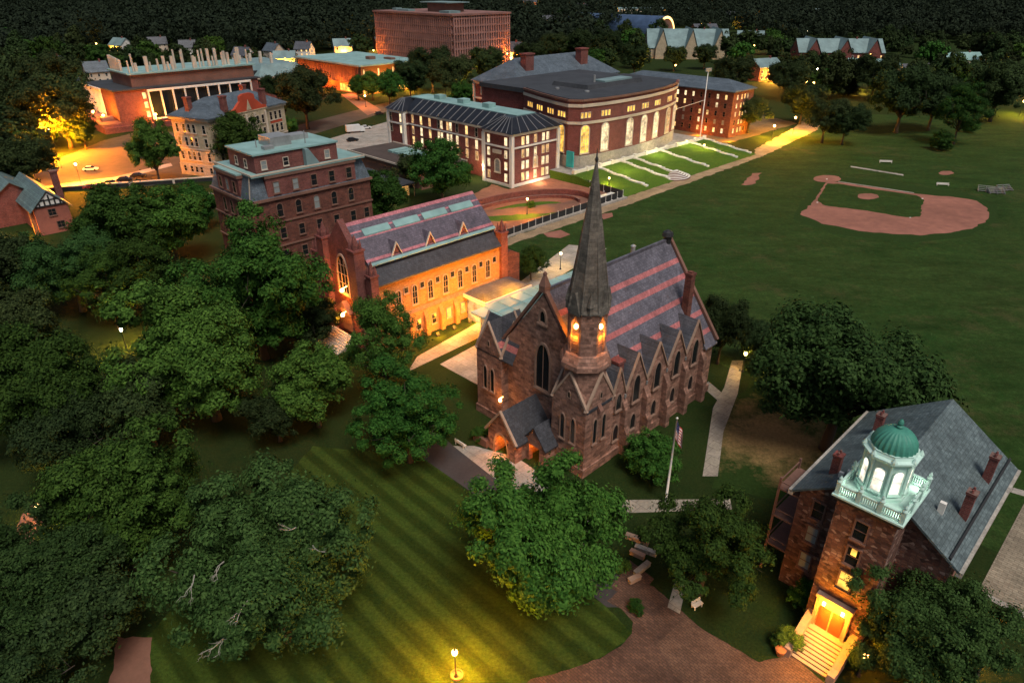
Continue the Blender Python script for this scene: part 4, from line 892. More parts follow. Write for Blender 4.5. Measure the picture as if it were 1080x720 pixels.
# ------------------------------------------------------------------ cupola hall, bottom right
SO = Bld('cupola_hall', 'rough brownstone hall with entrance tower and pale green domed cupola', 'hall', -10.3, 62)
X0, X1, Y0, Y1 = -17.0, -3.9, 55.4, 73.4
b = MB(); wall_gable(b, X0, X1, Y0, Y1, 0, 11.9, 16.4, apex=-10.35); SO.part('wall', b, PORT)
RS = slate('speckled_slate', (.115, .15, .155), (.07, .095, .1), row=.2)
b = MB(); gable_roof(b, X0 - .75, X1 + .75, 54.9, 74.0, 11.7, 16.75); SO.part('roof', b, RS)
b = MB(); b.box(X1 + .5, X1 + .95, 54.9, 74.0, 11.2, 11.75); b.box(X0 - .95, X0 - .5, 54.9, 74.0, 11.2, 11.75); SO.part('gutter', b, GREYSTONE)
b = MB(); b.extr([(X1 - .15, 55, 12.35), (X1 - .15, 74, 12.35), (X1 - .32, 74, 12.5), (X1 - .32, 55, 12.5)], (0, 0, .2)); SO.part('snow_guard', b, DARK)
for (x, y, h) in ((-4.9, 61.0, 3.6), (-4.9, 68.2, 3.6), (-15.3, 58.2, 3.2), (-14.9, 67.5, 3.2)):
    b = MB(); zb = 17.1 - abs(x + 10.3) * .72; b.box(x - .36, x + .36, y - .4, y + .4, zb - 1.2, zb + h - 1.4); b.box(x - .43, x + .43, y - .47, y + .47, zb + h - 1.4, zb + h - 1.15)
    for d in (-.25, .25): b.lathe([(.13, zb + h - 1.15), (.1, zb + h - .85)], 8, (x, y + d))
    SO.part('chimney', b, BRICKM)
b = MB(); b.box(-6.6, -6.1, 58.4, 58.8, 13.8, 15.0); SO.part('roof_vent', b, WHITE)
b = MB(); b.box(-14.6, -14.2, 57.0, 57.3, 13.2, 14.5); SO.part('roof_vent', b, WHITE)
b = MB(); b.box(-14.0, -13.7, 57.2, 57.5, 13.6, 14.9); SO.part('roof_vent', b, WHITE)
# tower
b = MB(); b.box(-12.75, -7.9, 51.6, 57.3, 0, 15.7); tw = SO.part('tower', b, PORT)
b = MB(); b.box(-12.95, -7.7, 51.4, 57.5, 15.7, 16.0); b.box(-13.15, -7.5, 51.2, 57.7, 16.0, 16.22); SO.part('tower_cornice', b, DARK, tw)
b = MB(); b.box(-13.2, -7.45, 51.15, 57.75, 16.14, 16.3); SO.part('tower_cornice_edge', b, CUPOLA, tw)
b = MB(); bx0, bx1, by0, by1 = -12.9, -7.75, 51.5, 57.4
for (x, y) in ((bx0, by0), (bx1, by0), (bx0, by1), (bx1, by1), ((2 * bx0 + bx1) / 3, by0), ((bx0 + 2 * bx1) / 3, by0), (bx1, (2 * by0 + by1) / 3), (bx1, (by0 + 2 * by1) / 3), (bx0, (by0 + by1) / 2), ((bx0 + bx1) / 2, by1)):
    b.box(x - .17, x + .17, y - .17, y + .17, 16.3, 17.45); b.lathe([(.2, 17.45), (.24, 17.55), (.1, 17.75), (.16, 17.9), (.03, 18.15)], 8, (x, y))
for z0, z1 in ((16.4, 16.52), (17.15, 17.3)):
    b.box(bx0, bx1, by0 - .09, by0 + .09, z0, z1); b.box(bx0, bx1, by1 - .09, by1 + .09, z0, z1); b.box(bx0 - .09, bx0 + .09, by0, by1, z0, z1); b.box(bx1 - .09, bx1 + .09, by0, by1, z0, z1)
n = 30
for k in range(n):
    t = (k + .5) / n; x = bx0 + (bx1 - bx0) * t; y = by0 + (by1 - by0) * t
    if k % 10 in (0, 9): continue
    for (u, v) in ((x, by0), (x, by1), (bx0, y), (bx1, y)): b.box(u - .045, u + .045, v - .045, v + .045, 16.5, 17.18)
SO.part('balustrade', b, CUPOLA, tw)
cx, cy = -10.6, 54.9
b = MB(); b.lathe([(1.95 * c8, 16.2), (1.95 * c8, 16.6), (1.78 * c8, 16.7), (1.7 * c8, 20.1)], 8, (cx, cy), o8); cu = SO.part('cupola', b, CUPOLA)
b = MB(); b.lathe([(1.78 * c8, 19.9), (2.0 * c8, 20.1), (2.15 * c8, 20.25), (2.15 * c8, 20.4), (1.85 * c8, 20.5), (1.75 * c8, 20.75), (1.8 * c8, 20.85)], 8, (cx, cy), o8); SO.part('cupola_cornice', b, CUPOLA, cu)
b = MB(); prof = [(1.74 * math.cos(t * math.pi / 24), 20.8 + 1.75 * math.sin(t * math.pi / 24)) for t in range(12)] + [(.26, 22.52), (.28, 22.7), (.18, 22.8), (.24, 23.0), (.18, 23.2), (.04, 23.4)]
nn = 48; vs = []; fs = []
for r, z in prof:
    for k in range(nn): rr_ = r * (1 + (.035 if k % 2 else -.02)) if z < 22.4 else r; a = k * 2 * math.pi / nn; vs.append((cx + rr_ * math.cos(a), cy + rr_ * math.sin(a), z))
for i in range(len(prof) - 1):
    for k in range(nn): fs.append((i * nn + k, i * nn + (k + 1) % nn, (i + 1) * nn + (k + 1) % nn, (i + 1) * nn + k))
b.add(vs, fs); SO.part('dome', b, COPPER, cu)
for k in range(8):          # keyed to the octagon: pilasters, urns and lit arched windows
    a = k * math.pi / 4; ca, sa = math.cos(a), math.sin(a)
    kind = wk('round', .8, 2.3, CUPOLA, .1, .1, 0, 1, True, .04)
    SO.win(kind, cx + ca * 1.78, cy + sa * 1.78, 17.1, math.degrees(a) + 90, LITC, cu)
    a += o8; ca, sa = math.cos(a), math.sin(a)
    b = MB(); b.lathe([(.15, 16.6), (.13, 20.0)], 8, (cx + ca * 1.88, cy + sa * 1.88)); b.lathe([(.22, 20.3), (.25, 20.5), (.05, 20.85)], 6, (cx + ca * 2.1, cy + sa * 2.1)); SO.part('pilaster', b, CUPOLA, cu)
PW = wk('rect', 1.0, 1.9, TRIMD, .14, .16, 0, 1); 
for z, pane in ((6.9, LITY), (9.8, None), (12.7, None)): SO.win(PW, -10.35, 51.6, z, 0, pane)
b = MB(); b.box(-10.55, -10.1, 51.5, 51.56, 10.9, 11.6); SO.part('lit_blind', b, LITY, tw)
for z in (3.2, 6.6, 9.6): SO.win(PW, -15.0, 55.4, z, 0, BLIND if z < 7 else None)
for k in range(4):
    for z in (2.6, 6.4, 9.3): SO.win(PW, X1, 58 + k * 4, z, 90, None)
for (x, y) in ((-12.4, 52.1), (-8.3, 52.1), (-8.3, 56.9)): SO.light(x, y, 16.7, 1.0, (.85, 1, .8), .15)      # added lights without fittings, only there to brighten the cupola
# entrance
b = MB(); b.box(-11.75, -9.15, 51.3, 51.63, 1.5, 4.95); SO.part('entrance_wall', b, TANSTONE, tw)
b = MB(); b.box(-12.1, -8.8, 51.0, 51.62, 4.95, 5.35); b.box(-12.0, -11.7, 51.05, 51.62, 1.5, 4.95); b.box(-9.2, -8.9, 51.05, 51.62, 1.5, 4.95); SO.part('door_surround', b, TRIM, tw)
for x in (-11.05, -9.87):
    b = MB(); b.box(x - .52, x + .52, 51.2, 51.3, 1.5, 4.0); b.box(x - .38, x + .38, 51.17, 51.2, 2.6, 3.7); SO.part('door', b, plain('red_door', (.3, .08, .03), None, 2, .6), tw)
b = MB()
for k in range(9): b.box(-11.9, -8.6, 47.65 + k * .36, 51.3, k * .167, (k + 1) * .167)
SO.part('entrance_steps', b, STEP, tw)
b = MB()
for k in range(9): b.box(-11.88, -8.62, 47.632 + k * .36, 47.648 + k * .36, k * .167, (k + 1) * .167 - .035)
SO.part('step_risers', b, TRIMD, tw)
for s, x in ((0, -12.55), (1, -8.6)):
    b = MB(); b.extr([(x, 47.3, 0), (x, 51.6, 0), (x, 51.6, 2.6), (x, 51.0, 2.5), (x, 48.2, 1.1), (x, 47.3, 1.0)], (.65, 0, 0)); SO.part('cheek_wall', b, TRIM, tw)
for x in (-11.3, -9.6):
    b = MB(); b.box(x - .12, x + .12, 51.02, 51.2, 4.35, 4.7); SO.part('door_lamp', b, BULBO, tw)
SO.light(-10.4, 50.0, 4.3, 70, (1, .4, .02), .25); SO.light(-10.2, 47.2, 3.6, 42, (1, .4, .02), .2)
# iron stair and porch at its left side
b = MB()
for z in (3.5, 7.2, 10.6): b.box(-19.2, -17.05, 55.6, 60, z, z + .2); b.box(-19.2, -19.1, 55.6, 60, z + .9, z + 1.0); b.box(-19.2, -17.05, 55.6, 55.7, z + .9, z + 1.0)
for (x, y) in ((-19.1, 55.7), (-19.1, 59.9)): b.box(x - .1, x + .1, y - .1, y + .1, 0, 12)
SO.part('fire_escape', b, TRIMD)
b = MB(); b.lathe([(.25, 0), (.45, .5), (.5, .75), (.4, .8), (.1, .82)], 12, (0, 0)); P = px(822, 690)
tag(link('planter', b.mesh('planter', ORANGEP), None, P), 'round orange clay planter at the foot of the glowing entrance steps', 'planter')

# ------------------------------------------------------------------ science block with white fins, its flues, and others behind
SI = Bld('science_block', 'brick science block with white colonnades and a row of pale flues on its roof', 'science block', -338, 110)
b = MB(); b.box(-356, -319, 88.6, 150, 0, 14.6); SI.part('wall', b, BRICKM)
b = MB(); b.box(-357, -318.4, 88, 151, 14.6, 15.1); SI.part('roof', b, FLATDARK)
b = MB(); b.box(-346, -322, 97, 150, 15.1, 20.0); up = SI.part('upper_storey', b, TRIMD)
b = MB(); b.box(-347, -321, 96, 151, 20.0, 20.6); SI.part('upper_roof', b, TEAL, up)
b = MB(); rk = random.Random(2)
def fin(x, y, h, s=.45): return MB().box(x - s, x + s, y - s * 1.3, y + s * 1.3, 20.6, 20.6 + h)
for k in range(9): SI.part('flue', fin(-345 + k * 1.5, 97.5, 5.6 - k * .15, .4), CREAM, up)
for k in range(27): SI.part('flue', fin(-322.6 - rk.choice([0, 1.5, 4]), 98 + k * 1.95 + rk.uniform(-.7, .7), rk.uniform(3.2, 7.6), rk.choice([.2, .25, .42])), CREAM, up)
b = MB(); b.box(-357, -333, 87.3, 87.9, 14.0, 14.7)
for k in range(12): b.box(-357 + k * 2.1, -356.6 + k * 2.1, 87.4, 87.9, 2, 14.0)
SI.part('left_colonnade', b, WHITE)
b = MB(); b.box(-318.2, -317.4, 101, 146, 13.6, 14.4); b.box(-318.2, -317.4, 101, 146, 2.5, 3.0)
for k in range(10): b.box(-318.1, -317.5, 101 + k * 4.95, 101.6 + k * 4.95, 2.5, 13.6)
SI.part('right_colonnade', b, WHITE)
b = MB(); b.box(-318.95, -318.8, 101.6, 145.6, 3, 13.6); SI.part('curtain_wall', b, GLASS)
b = MB()
for z in (3.5, 7.2, 10.9): b.box(-318.98, -318.85, 99.2, 100.6, z, z + 2.4)
SI.part('lit_strip', b, LIT)
b = MB(); b.box(-372, -314, 80, 88, 0, 3.2); b.box(-314, -312, 80, 140, 0, 2.2); SI.part('plinth', b, BRICKM)
b = MB()
for k in range(6):
    b.tube([(-370 + k * 9, 83, 3.2), (-370 + k * 9, 87.4, 3.2)], 1.7, 14)
SI.part('roof_vault', b, TRIMD)
for (p, q, z, pw, c) in ((-326, 84.5, 5.2, 480, (1, .34, .02)), (-314.5, 101, 5, 480, (1, .36, .02)), (-340, 84.5, 5, 45, (1, .3, .02)), (-352, 84, 5, 45, (1, .3, .03)), (-340, 77.5, 2.5, 160, (1, .3, .02)), (-355, 77.5, 2.5, 160, (1, .3, .02)), (-365, 77, 4, 160, (1, .34, .03))):
    b = MB(); b.lathe([(.05, z - .4), (.5, z - .25), (.55, z + .2), (.1, z + .45)], 10, (p, q)); b.tube([(p, q, 0), (p, q, z - .3)], .08, 6); SI.part('light_fitting', b, BULBO); SI.light(p, q - .9 if p < -316 else q, z + .8, pw, c, .5)
MC = Bld('mansard_block', 'long block with pale teal mansard roof and small dormers behind the beige hall', 'academic block', -368, 177)
b = MB(); b.box(-392, -345.5, 163, 192, 0, 10.6); MC.part('wall', b, BRICKM)
b = MB(); b.box(-393, -344.5, 162, 193, 10.6, 11.4); MC.part('eave', b, CREAM)
b = MB(); b.frus((-392.5, -345, 162.5, 192.5), 11.4, (-387, -350.5, 168, 187), 16.5); MC.part('mansard_roof', b, TEALD)
for k in range(7):
    b = MB(); b.box(-388 + k * 6, -386.2 + k * 6, 163.2, 166.5, 12.2, 14.1); MC.part('dormer', b, DARK)
b = MB()
for k in range(8): b.box(-385 + k * 4, -383.8 + k * 4, 172 + (k % 3) * 4, 173.2 + (k % 3) * 4, 16.5, 18.5 + k % 3)
MC.part('roof_plant', b, CREAM)
b = MB()
for k in range(9): b.box(-390 + k * 4.8, -388 + k * 4.8, 162.85, 163.02, 5.5, 9.3)
MC.part('window_row', b, GLASS)
b = MB(); b.box(-391, -385.5, 162.78, 162.84, 5.5, 9.3); MC.part('lit_window_row', b, LIT)
FL = Bld('flat_roof_library', 'long low building with pale teal flat roof and orange lit fins', 'building', -360, 230)
b = MB(); b.box(-392, -328.5, 211.5, 250, 0, 14.2); FL.part('wall', b, plain('warm_panel', (.3, .13, .07), (.24, .1, .06), 1, .8))
b = MB(); b.box(-394, -326.5, 209.5, 252, 14.2, 15); FL.part('roof', b, TEAL)
b = MB(); b.box(-351, -347, 230, 234, 15, 16.5); b.box(-345, -338, 238, 241, 15, 16); FL.part('roof_plant', b, TRIMD)
b = MB()
for k in range(36): b.box(-392 + k * 1.78, -391.5 + k * 1.78, 210.3, 211.5, 5.2, 13.6)
FL.part('fin_row', b, TRIMD)
b = MB(); b.box(-328.45, -328.3, 212, 249, .6, 4.2); b.box(-350, -329, 211.3, 211.45, .6, 4.2); FL.part('lit_ground_floor', b, LITY)
b = MB()
for k in range(12): b.box(-328.45, -328.3, 213 + k * 3.1, 213.7 + k * 3.1, 6, 12.5 - (k % 3) * 2)
FL.part('slit_window', b, LIT)
for k in range(5): FL.light(-385 + k * 13, 207.5, 5.5, 330, (1, .22, .015), .5)
FL.light(-324, 222, 3, 420, (1, .45, .03), .5); FL.light(-324, 240, 3, 420, (1, .42, .03), .5)
TB = Bld('office_tower', 'broad brown tower block with gridded concrete bays above the trees', 'tower block', -420, 340)
b = MB(); b.box(-464, -377, 316, 367, 0, 33.5); TB.part('wall', b, plain('brown_concrete', (.15, .07, .06), (.11, .055, .05), .5, .85))
b = MB()
for k in range(40): b.box(-464 + k * 2.2, -463.1 + k * 2.2, 314.8, 316, 0, 33.5)
for k in range(24): b.box(-377, -375.8, 316 + k * 2.2, 316.9 + k * 2.2, 0, 33.5)
TB.part('mullion_grid', b, plain('pink_concrete', (.33, .17, .15), (.27, .14, .12), .5, .85))
b = MB()
for k in range(7): z = 3.5 + k * 4.6; b.box(-464.2, -375.9, 314.9, 316, z, z + 1.1); b.box(-377, -375.9, 314.9, 367, z, z + 1.1)
b.box(-465, -375.2, 314.2, 368, 33.2, 34.4); TB.part('spandrel_band', b, plain('pink_band', (.24, .12, .1), (.2, .1, .09), .5, .85))
b = MB(); b.box(-420, -400, 330, 346, 34.4, 40); TB.part('penthouse', b, TRIMD)
b = MB(); b.box(-426, -396, 328, 348, 40, 40.6); b.box(-455, -450, 325, 330, 34.4, 36); b.box(-445, -432, 322, 328, 34.4, 35.6); b.box(-395, -385, 320, 330, 34.4, 35.8); TB.part('roof_plant', b, TEALD)

# ------------------------------------------------------------------ houses
def house(name, label, u, v, wd, dp, h, rh, rot, wall, roof, lit=True, group=None, lamp=0):
    P = px(u, v); B = Bld(name, label, 'house', 0, 0, R(rot) - ANG, loc=P, group=group); B.root['half_width'] = wd / 2
    b = MB(); wall_gable(b, -wd / 2, wd / 2, -dp / 2, dp / 2, 0, h, h + rh, 'x'); B.part('wall', b, wall)
    b = MB(); gable_roof(b, -wd / 2 - .5, wd / 2 + .5, -dp / 2 - .6, dp / 2 + .6, h - .3, h + rh + .25, 'x'); B.part('roof', b, roof)
    kd = wk('rect', 1.1, 1.6, WHITE, .12, .1, 0, 1, False)
    for k in range(max(2, int(wd / 4))):
        x = -wd / 2 + (k + .5) * wd / max(2, int(wd / 4))
        for z in ([1.2, 4.2] if h > 5 else [1.2]): B.win(kd, x, -dp / 2, z, 0, LIT if (lit and (k + int(z)) % 3 != 1) else None)
    B.win(kd, wd / 2, 0, 1.3, 90, LIT if lit else None)
    if 50 < wd < 70:
        for gx in (-.34, .02, .36):
            b = MB(); gable_roof(b, wd * gx - 5, wd * gx + 5, -dp / 2 - 3.5, dp / 2 + 1, h - .2, h + rh + 1.2, 'y'); B.part('cross_roof', b, roof)
            b = MB(); wall_gable(b, wd * gx - 4.4, wd * gx + 4.4, -dp / 2 - 3, dp / 2, 0, h - .3, h + rh - .2, 'y'); B.part('cross_wall', b, wall)
    b = MB(); b.box(wd * .2, wd * .2 + 1, -.5, .5, h + rh - 1, h + rh + 1.4); B.part('chimney', b, BRICKM)
    if lamp: B.light(0, -dp / 2 - 2.5, 3, lamp * 2.2, (1, .42, .04), .5)
    return B
HW = [WHITE, TANSTONE, CREAM, BRICKM]
for (lab, u, v, wd, dp, h, rh, rot, wl, rf, lit, lamp) in (
    ('white gabled house nearest behind the mansard block dormers', 258, 67, 13, 10, 6, 5, -20, WHITE, SLATE, False, 0),
    ('grey gabled house beside the white one behind the science flues', 290, 62, 15, 10, 6, 5, -40, CREAM, SLATEB, False, 0),
    ('pale teal roofed house at the left edge of the science flues', 130, 57, 16, 12, 7, 5, -30, WHITE, TEALD, True, 300),
    ('small white house behind the middle of the science flues', 200, 58, 12, 9, 6, 5, 15, WHITE, SLATE, False, 0),
    ('yellow lit house left of the orange finned building', 302, 72, 14, 9, 7, 4, 10, TANSTONE, TEALD, True, 700),
    ('white house left of the science block colonnade', 92, 108, 14, 10, 6, 5, -55, WHITE, SLATEB, True, 500),
    ('small gabled house behind the science block left end', 105, 88, 12, 9, 7, 5, 40, CREAM, SLATEB, False, 0),
    ('orange lit house beside the tower block left side', 404, 52, 14, 12, 9, 4, 20, BRICKM, SLATE, True, 2200),
    ('lit gabled house beside the tower block right side', 540, 66, 16, 12, 8, 6, -30, TANSTONE, SLATE, True, 1800),
    ('orange lit square house behind the dormitory roof', 803, 84, 18, 14, 8, 4, 25, BRICKM, TEALD, True, 1500),
    ('wide pale teal roofed hall among trees past the ball field', 880, 66, 60, 22, 8, 8, -4, BRICKM, TEALD, True, 900),
    ('low teal roofed wing beside the bright yellow lamp', 918, 78, 30, 14, 5, 4, -14, TANSTONE, TEAL, True, 0),
    ('distant low teal roofed shed at upper right', 1010, 70, 26, 14, 5, 4, 4, WHITE, TEAL, True, 0),
    ('orange lit house at the right edge beyond the field', 1086, 92, 22, 14, 5, 4, 20, BRICKM, TEALD, True, 900),
    ('tall teal roofed hall below the lit barrel rink', 722, 60, 62, 34, 8, 12, -4, TANSTONE, TEALD, True, 0),
    ('long white shed between the tower and the barrel roofed rink', 690, 14, 130, 16, 6, 3, 0, WHITE, TEALD, True, 3000),
    ('small lit house on the skyline left of the white shed', 612, 12, 30, 16, 8, 5, 0, CREAM, SLATE, True, 5000),
    ('orange lit house right of the rink arch', 742, 37, 26, 18, 6, 5, 10, BRICKM, SLATE, True, 4200),
    ('grey roofed house at the top right of the rink', 763, 22, 30, 18, 6, 6, -20, CREAM, SLATE, True, 0),
    ('small white house alone in the woods above the left grove', 62, 76, 13, 9, 6, 4, -25, WHITE, SLATEB, True, 0),
    ('grey roofed house peeking above the science flues', 168, 54, 14, 10, 6, 5, 30, CREAM, SLATE, False, 0),
    ('white house between the grey gable and the yellow lit house', 322, 60, 13, 9, 6, 5, -15, WHITE, SLATE, True, 0),
    ('pale gabled house left of the tower block lamp', 362, 58, 14, 10, 7, 5, 20, CREAM, TEALD, True, 400),
    ('low lit house in the dark belt above the upper field', 962, 84, 18, 10, 5, 4, 10, WHITE, SLATE, True, 900),
    ('white roofed house right of the tall teal roofed hall', 790, 46, 24, 14, 6, 5, -10, WHITE, TEALD, True, 900),
    ('pale house on the skyline above the wide teal hall', 850, 20, 34, 18, 8, 6, 0, CREAM, TEALD, True, 0),
    ('long pale house left of the rink barrel', 588, 26, 40, 14, 6, 5, -5, CREAM, SLATE, True, 2500),
    ('brick houses row end with lit windows above the tower', 556, 8, 40, 18, 10, 5, 0, BRICKM, SLATE, True, 4500)):
    house('house', lab, u, v, wd, dp, h, rh, rot, wl, rf, lit, 'houses among the trees', lamp)
# the tudor house, left edge
TU = Bld('tudor_house', 'brick tudor house with teal slate roof and half timbered gable', 'house', -202, 33)
b = MB(); wall_gable(b, -216, -192.2, 29.4, 36.8, 0, 6.3, 10.0, 'x'); TU.part('wall', b, plain('orange_brick', (.36, .12, .08), (.28, .09, .065), 1.5, .85))
b = MB(); wall_gable(b, -232, -206, 22, 35, 0, 5.6, 10.4, 'x'); TU.part('wing', b, BRICKM)
b = MB(); gable_roof(b, -217, -191.7, 28.6, 37.6, 6.0, 10.5, 'x'); gable_roof(b, -233, -205.4, 21, 36, 5.2, 10.8, 'x'); TU.part('roof', b, slate('teal_slate', (.13, .19, .185), (.085, .125, .13)))
b = MB(); b.extr([(-192.05, 30.2, 6.9), (-192.05, 36.0, 6.9), (-192.05, 33.1, 9.75)], (-.12, 0, 0)); gp = TU.part('plaster_gable', b, WHITE)
b = MB()
for k in range(5): b.box(-192.05, -191.95, 30.8 + k * 1.1, 31.15 + k * 1.1, 6.9, 9.4 - abs(k - 2) * .9)
b.box(-192.05, -191.93, 30.0, 36.2, 6.7, 7.0); b.box(-192.05, -191.93, 31.2, 35, 8.1, 8.35); TU.part('timber', b, DARK, gp)
for y, z in ((33.1, 4.4), (34.2, 1.2)): TU.win(wk('rect', 1.5, 1.5, TRIMD, .14, .12, 1, 1), -192.2, y, z, 90, None)
b = MB(); b.box(-203, -201.6, 37, 38.4, 0, 12.2); b.box(-203.2, -201.4, 36.8, 38.6, 12.2, 12.6); TU.part('chimney', b, BRICKM)
b = MB(); b.box(-193.6, -192.9, 28.5, 29.3, 0, 6.0); TU.part('corner_pier', b, ORB)
for x in (-210, -216, -224): TU.win(wk('rect', 1.5, 1.5, TRIMD, .14, .12, 1, 1), x, 29.4 if x > -215 else 22, 1.6, 0, LIT if x < -211 else None)
TU.light(-193.2, 26.5, 2.2, 90, (1, .36, .04)); TU.light(-211, 20, 3.5, 320, (1, .6, .2)); 

# ------------------------------------------------------------------ rink, far right of the tower
def rink():
    B = Bld('rink', 'long dark blue barrel roofed rink with a lit arched end', 'rink', -475, 707); B.root['half_width'] = 70.
    x1, x0, yc, wd, hh = -475, -610, 707, 17, 18
    ring = [(math.cos(t * math.pi / 20), math.sin(t * math.pi / 20)) for t in range(21)]
    b = MB(); b.add([(x1, yc + c * wd, s * hh) for c, s in ring] + [(x0, yc + c * wd, s * hh) for c, s in ring], [(i, i + 1, 22 + i, 21 + i) for i in range(20)]); B.part('barrel_roof', b, BLUEROOF)
    b = MB()
    for k in range(9):
        x = x1 - 8 - k * 15
        b.add([(x, yc + c * (wd + .25), s * (hh + .25)) for c, s in ring] + [(x - .6, yc + c * (wd + .25), s * (hh + .25)) for c, s in ring], [(i, i + 1, 22 + i, 21 + i) for i in range(20)])
    B.part('roof_rib', b, BLUEROOF)
    b = MB(); b.add([(x1 - .6, yc + c * wd * .98, s * hh * .98) for c, s in ring], [tuple(range(21))]); B.part('end_wall', b, TRIMD)
    b = MB()
    b.add([(x1 + .3, yc + c * wd, s * hh) for c, s in ring] + [(x1 + .3, yc + c * wd * .88, s * hh * .87) for c, s in ring], [(i, i + 1, 22 + i, 21 + i) for i in range(20)]); B.part('lit_arch', b, emit('arch_glow', (1, .62, .2), 2.2))
    b = MB(); b.box(x1 - .5, x1 - .2, yc - 3, yc + 3, .2, 3.5); B.part('lit_doors', b, LITY)
rink()

# ------------------------------------------------------------------ trees
def build_np(name, V, F, mats, mi=None, smooth=False):
    me = bpy.data.meshes.new(name); nv, nf = len(V), len(F); k = F.shape[1]
    me.vertices.add(nv); me.vertices.foreach_set('co', V.astype(np.float32).ravel())
    me.loops.add(nf * k); me.loops.foreach_set('vertex_index', F.astype(np.int32).ravel())
    me.polygons.add(nf); me.polygons.foreach_set('loop_start', np.arange(0, nf * k, k, dtype=np.int32)); me.polygons.foreach_set('loop_total', np.full(nf, k, dtype=np.int32))
    for m in mats: me.materials.append(m)
    if mi is not None: me.polygons.foreach_set('material_index', mi.astype(np.int32))
    me.update(calc_edges=True); return me
def unit(rs, n):
    v = rs.normal(size=(n, 3)); return v / np.linalg.norm(v, axis=1, keepdims=True)
def leaves(rs, C, N, size):
    """kite shaped leaf sprays at C, facing roughly N"""
    n = len(C); t = np.cross(N, unit(rs, n)); t /= np.linalg.norm(t, axis=1, keepdims=True) + 1e-9; b = np.cross(N, t)
    s = (size * rs.uniform(.6, 1.35, n))[:, None]; droop = N * s * rs.uniform(-.15, .4, n)[:, None]
    V = np.stack([C - t * s, C + b * s * .55 + droop * .5, C + t * s * 1.1 - droop * .3, C - b * s * .55 + droop * .5], 1).reshape(-1, 3)
    return V, np.arange(n * 4).reshape(n, 4)
def crown_points(rs, nb, nsub, nleaf, ky, rb, spread, flat=0., gap=0.):
    """big limbs masses -> sub clumps -> leaf positions; crown radius 1, centre at origin"""
    big = unit(rs, nb); big[:, 2] = big[:, 2] * .9 + .12; rr = rs.uniform(.42, .84, nb)[:, None]; B = big * rr * np.array([1, 1, ky])
    B = np.vstack([B, rs.normal(size=(nb // 3, 3)) * .22 * np.array([1, 1, ky])]); nb = len(B)
    br = rs.uniform(rb * .6, rb * 1.4, nb)
    sd = unit(rs, nb * nsub); sd[:, 2] = np.where(sd[:, 2] < -.7, -sd[:, 2], sd[:, 2]); bi = np.repeat(np.arange(nb), nsub)
    S = B[bi] + sd * br[bi][:, None] * np.array([1, 1, .85]); sr = rs.uniform(.06, .13, nb * nsub) * spread
    keep = rs.uniform(size=len(S)) > gap; S, sr, sd = S[keep], sr[keep], sd[keep]
    per = max(1, nleaf // len(S)); si = np.repeat(np.arange(len(S)), per); d = unit(rs, len(si)); d[:, 2] = d[:, 2] * .8 + .1
    C = S[si] + d * (sr[si] * (.45 + .85 * rs.uniform(0, 1, len(si))) * (1 + .7 * (rs.uniform(0, 1, len(si)) > .9)))[:, None]
    N = d * .75 + sd[si] * .5 + unit(rs, len(si)) * .55 + np.array([0, 0, .35]); N /= np.linalg.norm(N, axis=1, keepdims=True)
    return C, N, B
def tree_variant(name, seed, leafm, nb=16, nsub=15, nleaf=26000, ky=.85, rb=.36, spread=1., size=.035, zc=1.2, gap=0., trunk_r=.05):
    rs = np.random.RandomState(seed); C, N, B = crown_points(rs, nb, nsub, nleaf, ky, rb, spread, 0, gap)
    V, F = leaves(rs, C, N, size); V[:, 2] += zc
    cm = build_np('crown', V, F, [leafm])
    b = MB(); k = .04
    b.tube([(0, 0, -.02), (.01, 0, .12), (-.01, .01, zc * .45), (0, 0, zc * .62)], [trunk_r * 1.5, trunk_r * 1.05, trunk_r * .85, trunk_r * .7], 10)
    for i, p in enumerate(B[:14]):
        z0 = zc * (.38 + .24 * ((i * 7) % 10) / 10); m = Vector((p[0] * .45, p[1] * .45, (z0 + p[2] + zc) / 2 - .02))
        b.tube([(0, 0, z0), m, (p[0], p[1], p[2] + zc)], [trunk_r * .55, trunk_r * .35, trunk_r * .1], 6)
        for q in (.5, .8):
            c = m.lerp(Vector((p[0], p[1], p[2] + zc)), q); e = c + Vector(rs.normal(size=3) * .16); b.tube([c, e], [trunk_r * .14, trunk_r * .04], 4)
    return (cm, b.mesh('trunk', BARK, smooth=True), zc, ky)
def conifer_variant(name, seed, leafm, nleaf=9000):
    rs = np.random.RandomState(seed); t = rs.uniform(0, 1, nleaf) ** .7; z = .25 + 2.3 * (1 - t); a = rs.uniform(0, 2 * np.pi, nleaf)
    lay = .8 + .2 * np.sin(z * 22 + 2 * np.sin(a * 3)); r = (t * .85 + .04) * lay * np.sqrt(rs.uniform(.35, 1, nleaf)); r *= 1 + .12 * np.sin(a * 5 + seed)
    C = np.stack([r * np.cos(a), r * np.sin(a), z - r * .18], 1); N = np.stack([np.cos(a) * .5, np.sin(a) * .5, np.ones(nleaf)], 1) + unit(rs, nleaf) * .5; N /= np.linalg.norm(N, axis=1, keepdims=True)
    V, F = leaves(rs, C, N, .06); b = MB(); b.tube([(0, 0, -.02), (0, 0, 2.4)], [.07, .01], 8)
    return (build_np('crown', V, F, [leafm]), b.mesh('trunk', BARK), 1.3, 1.2)
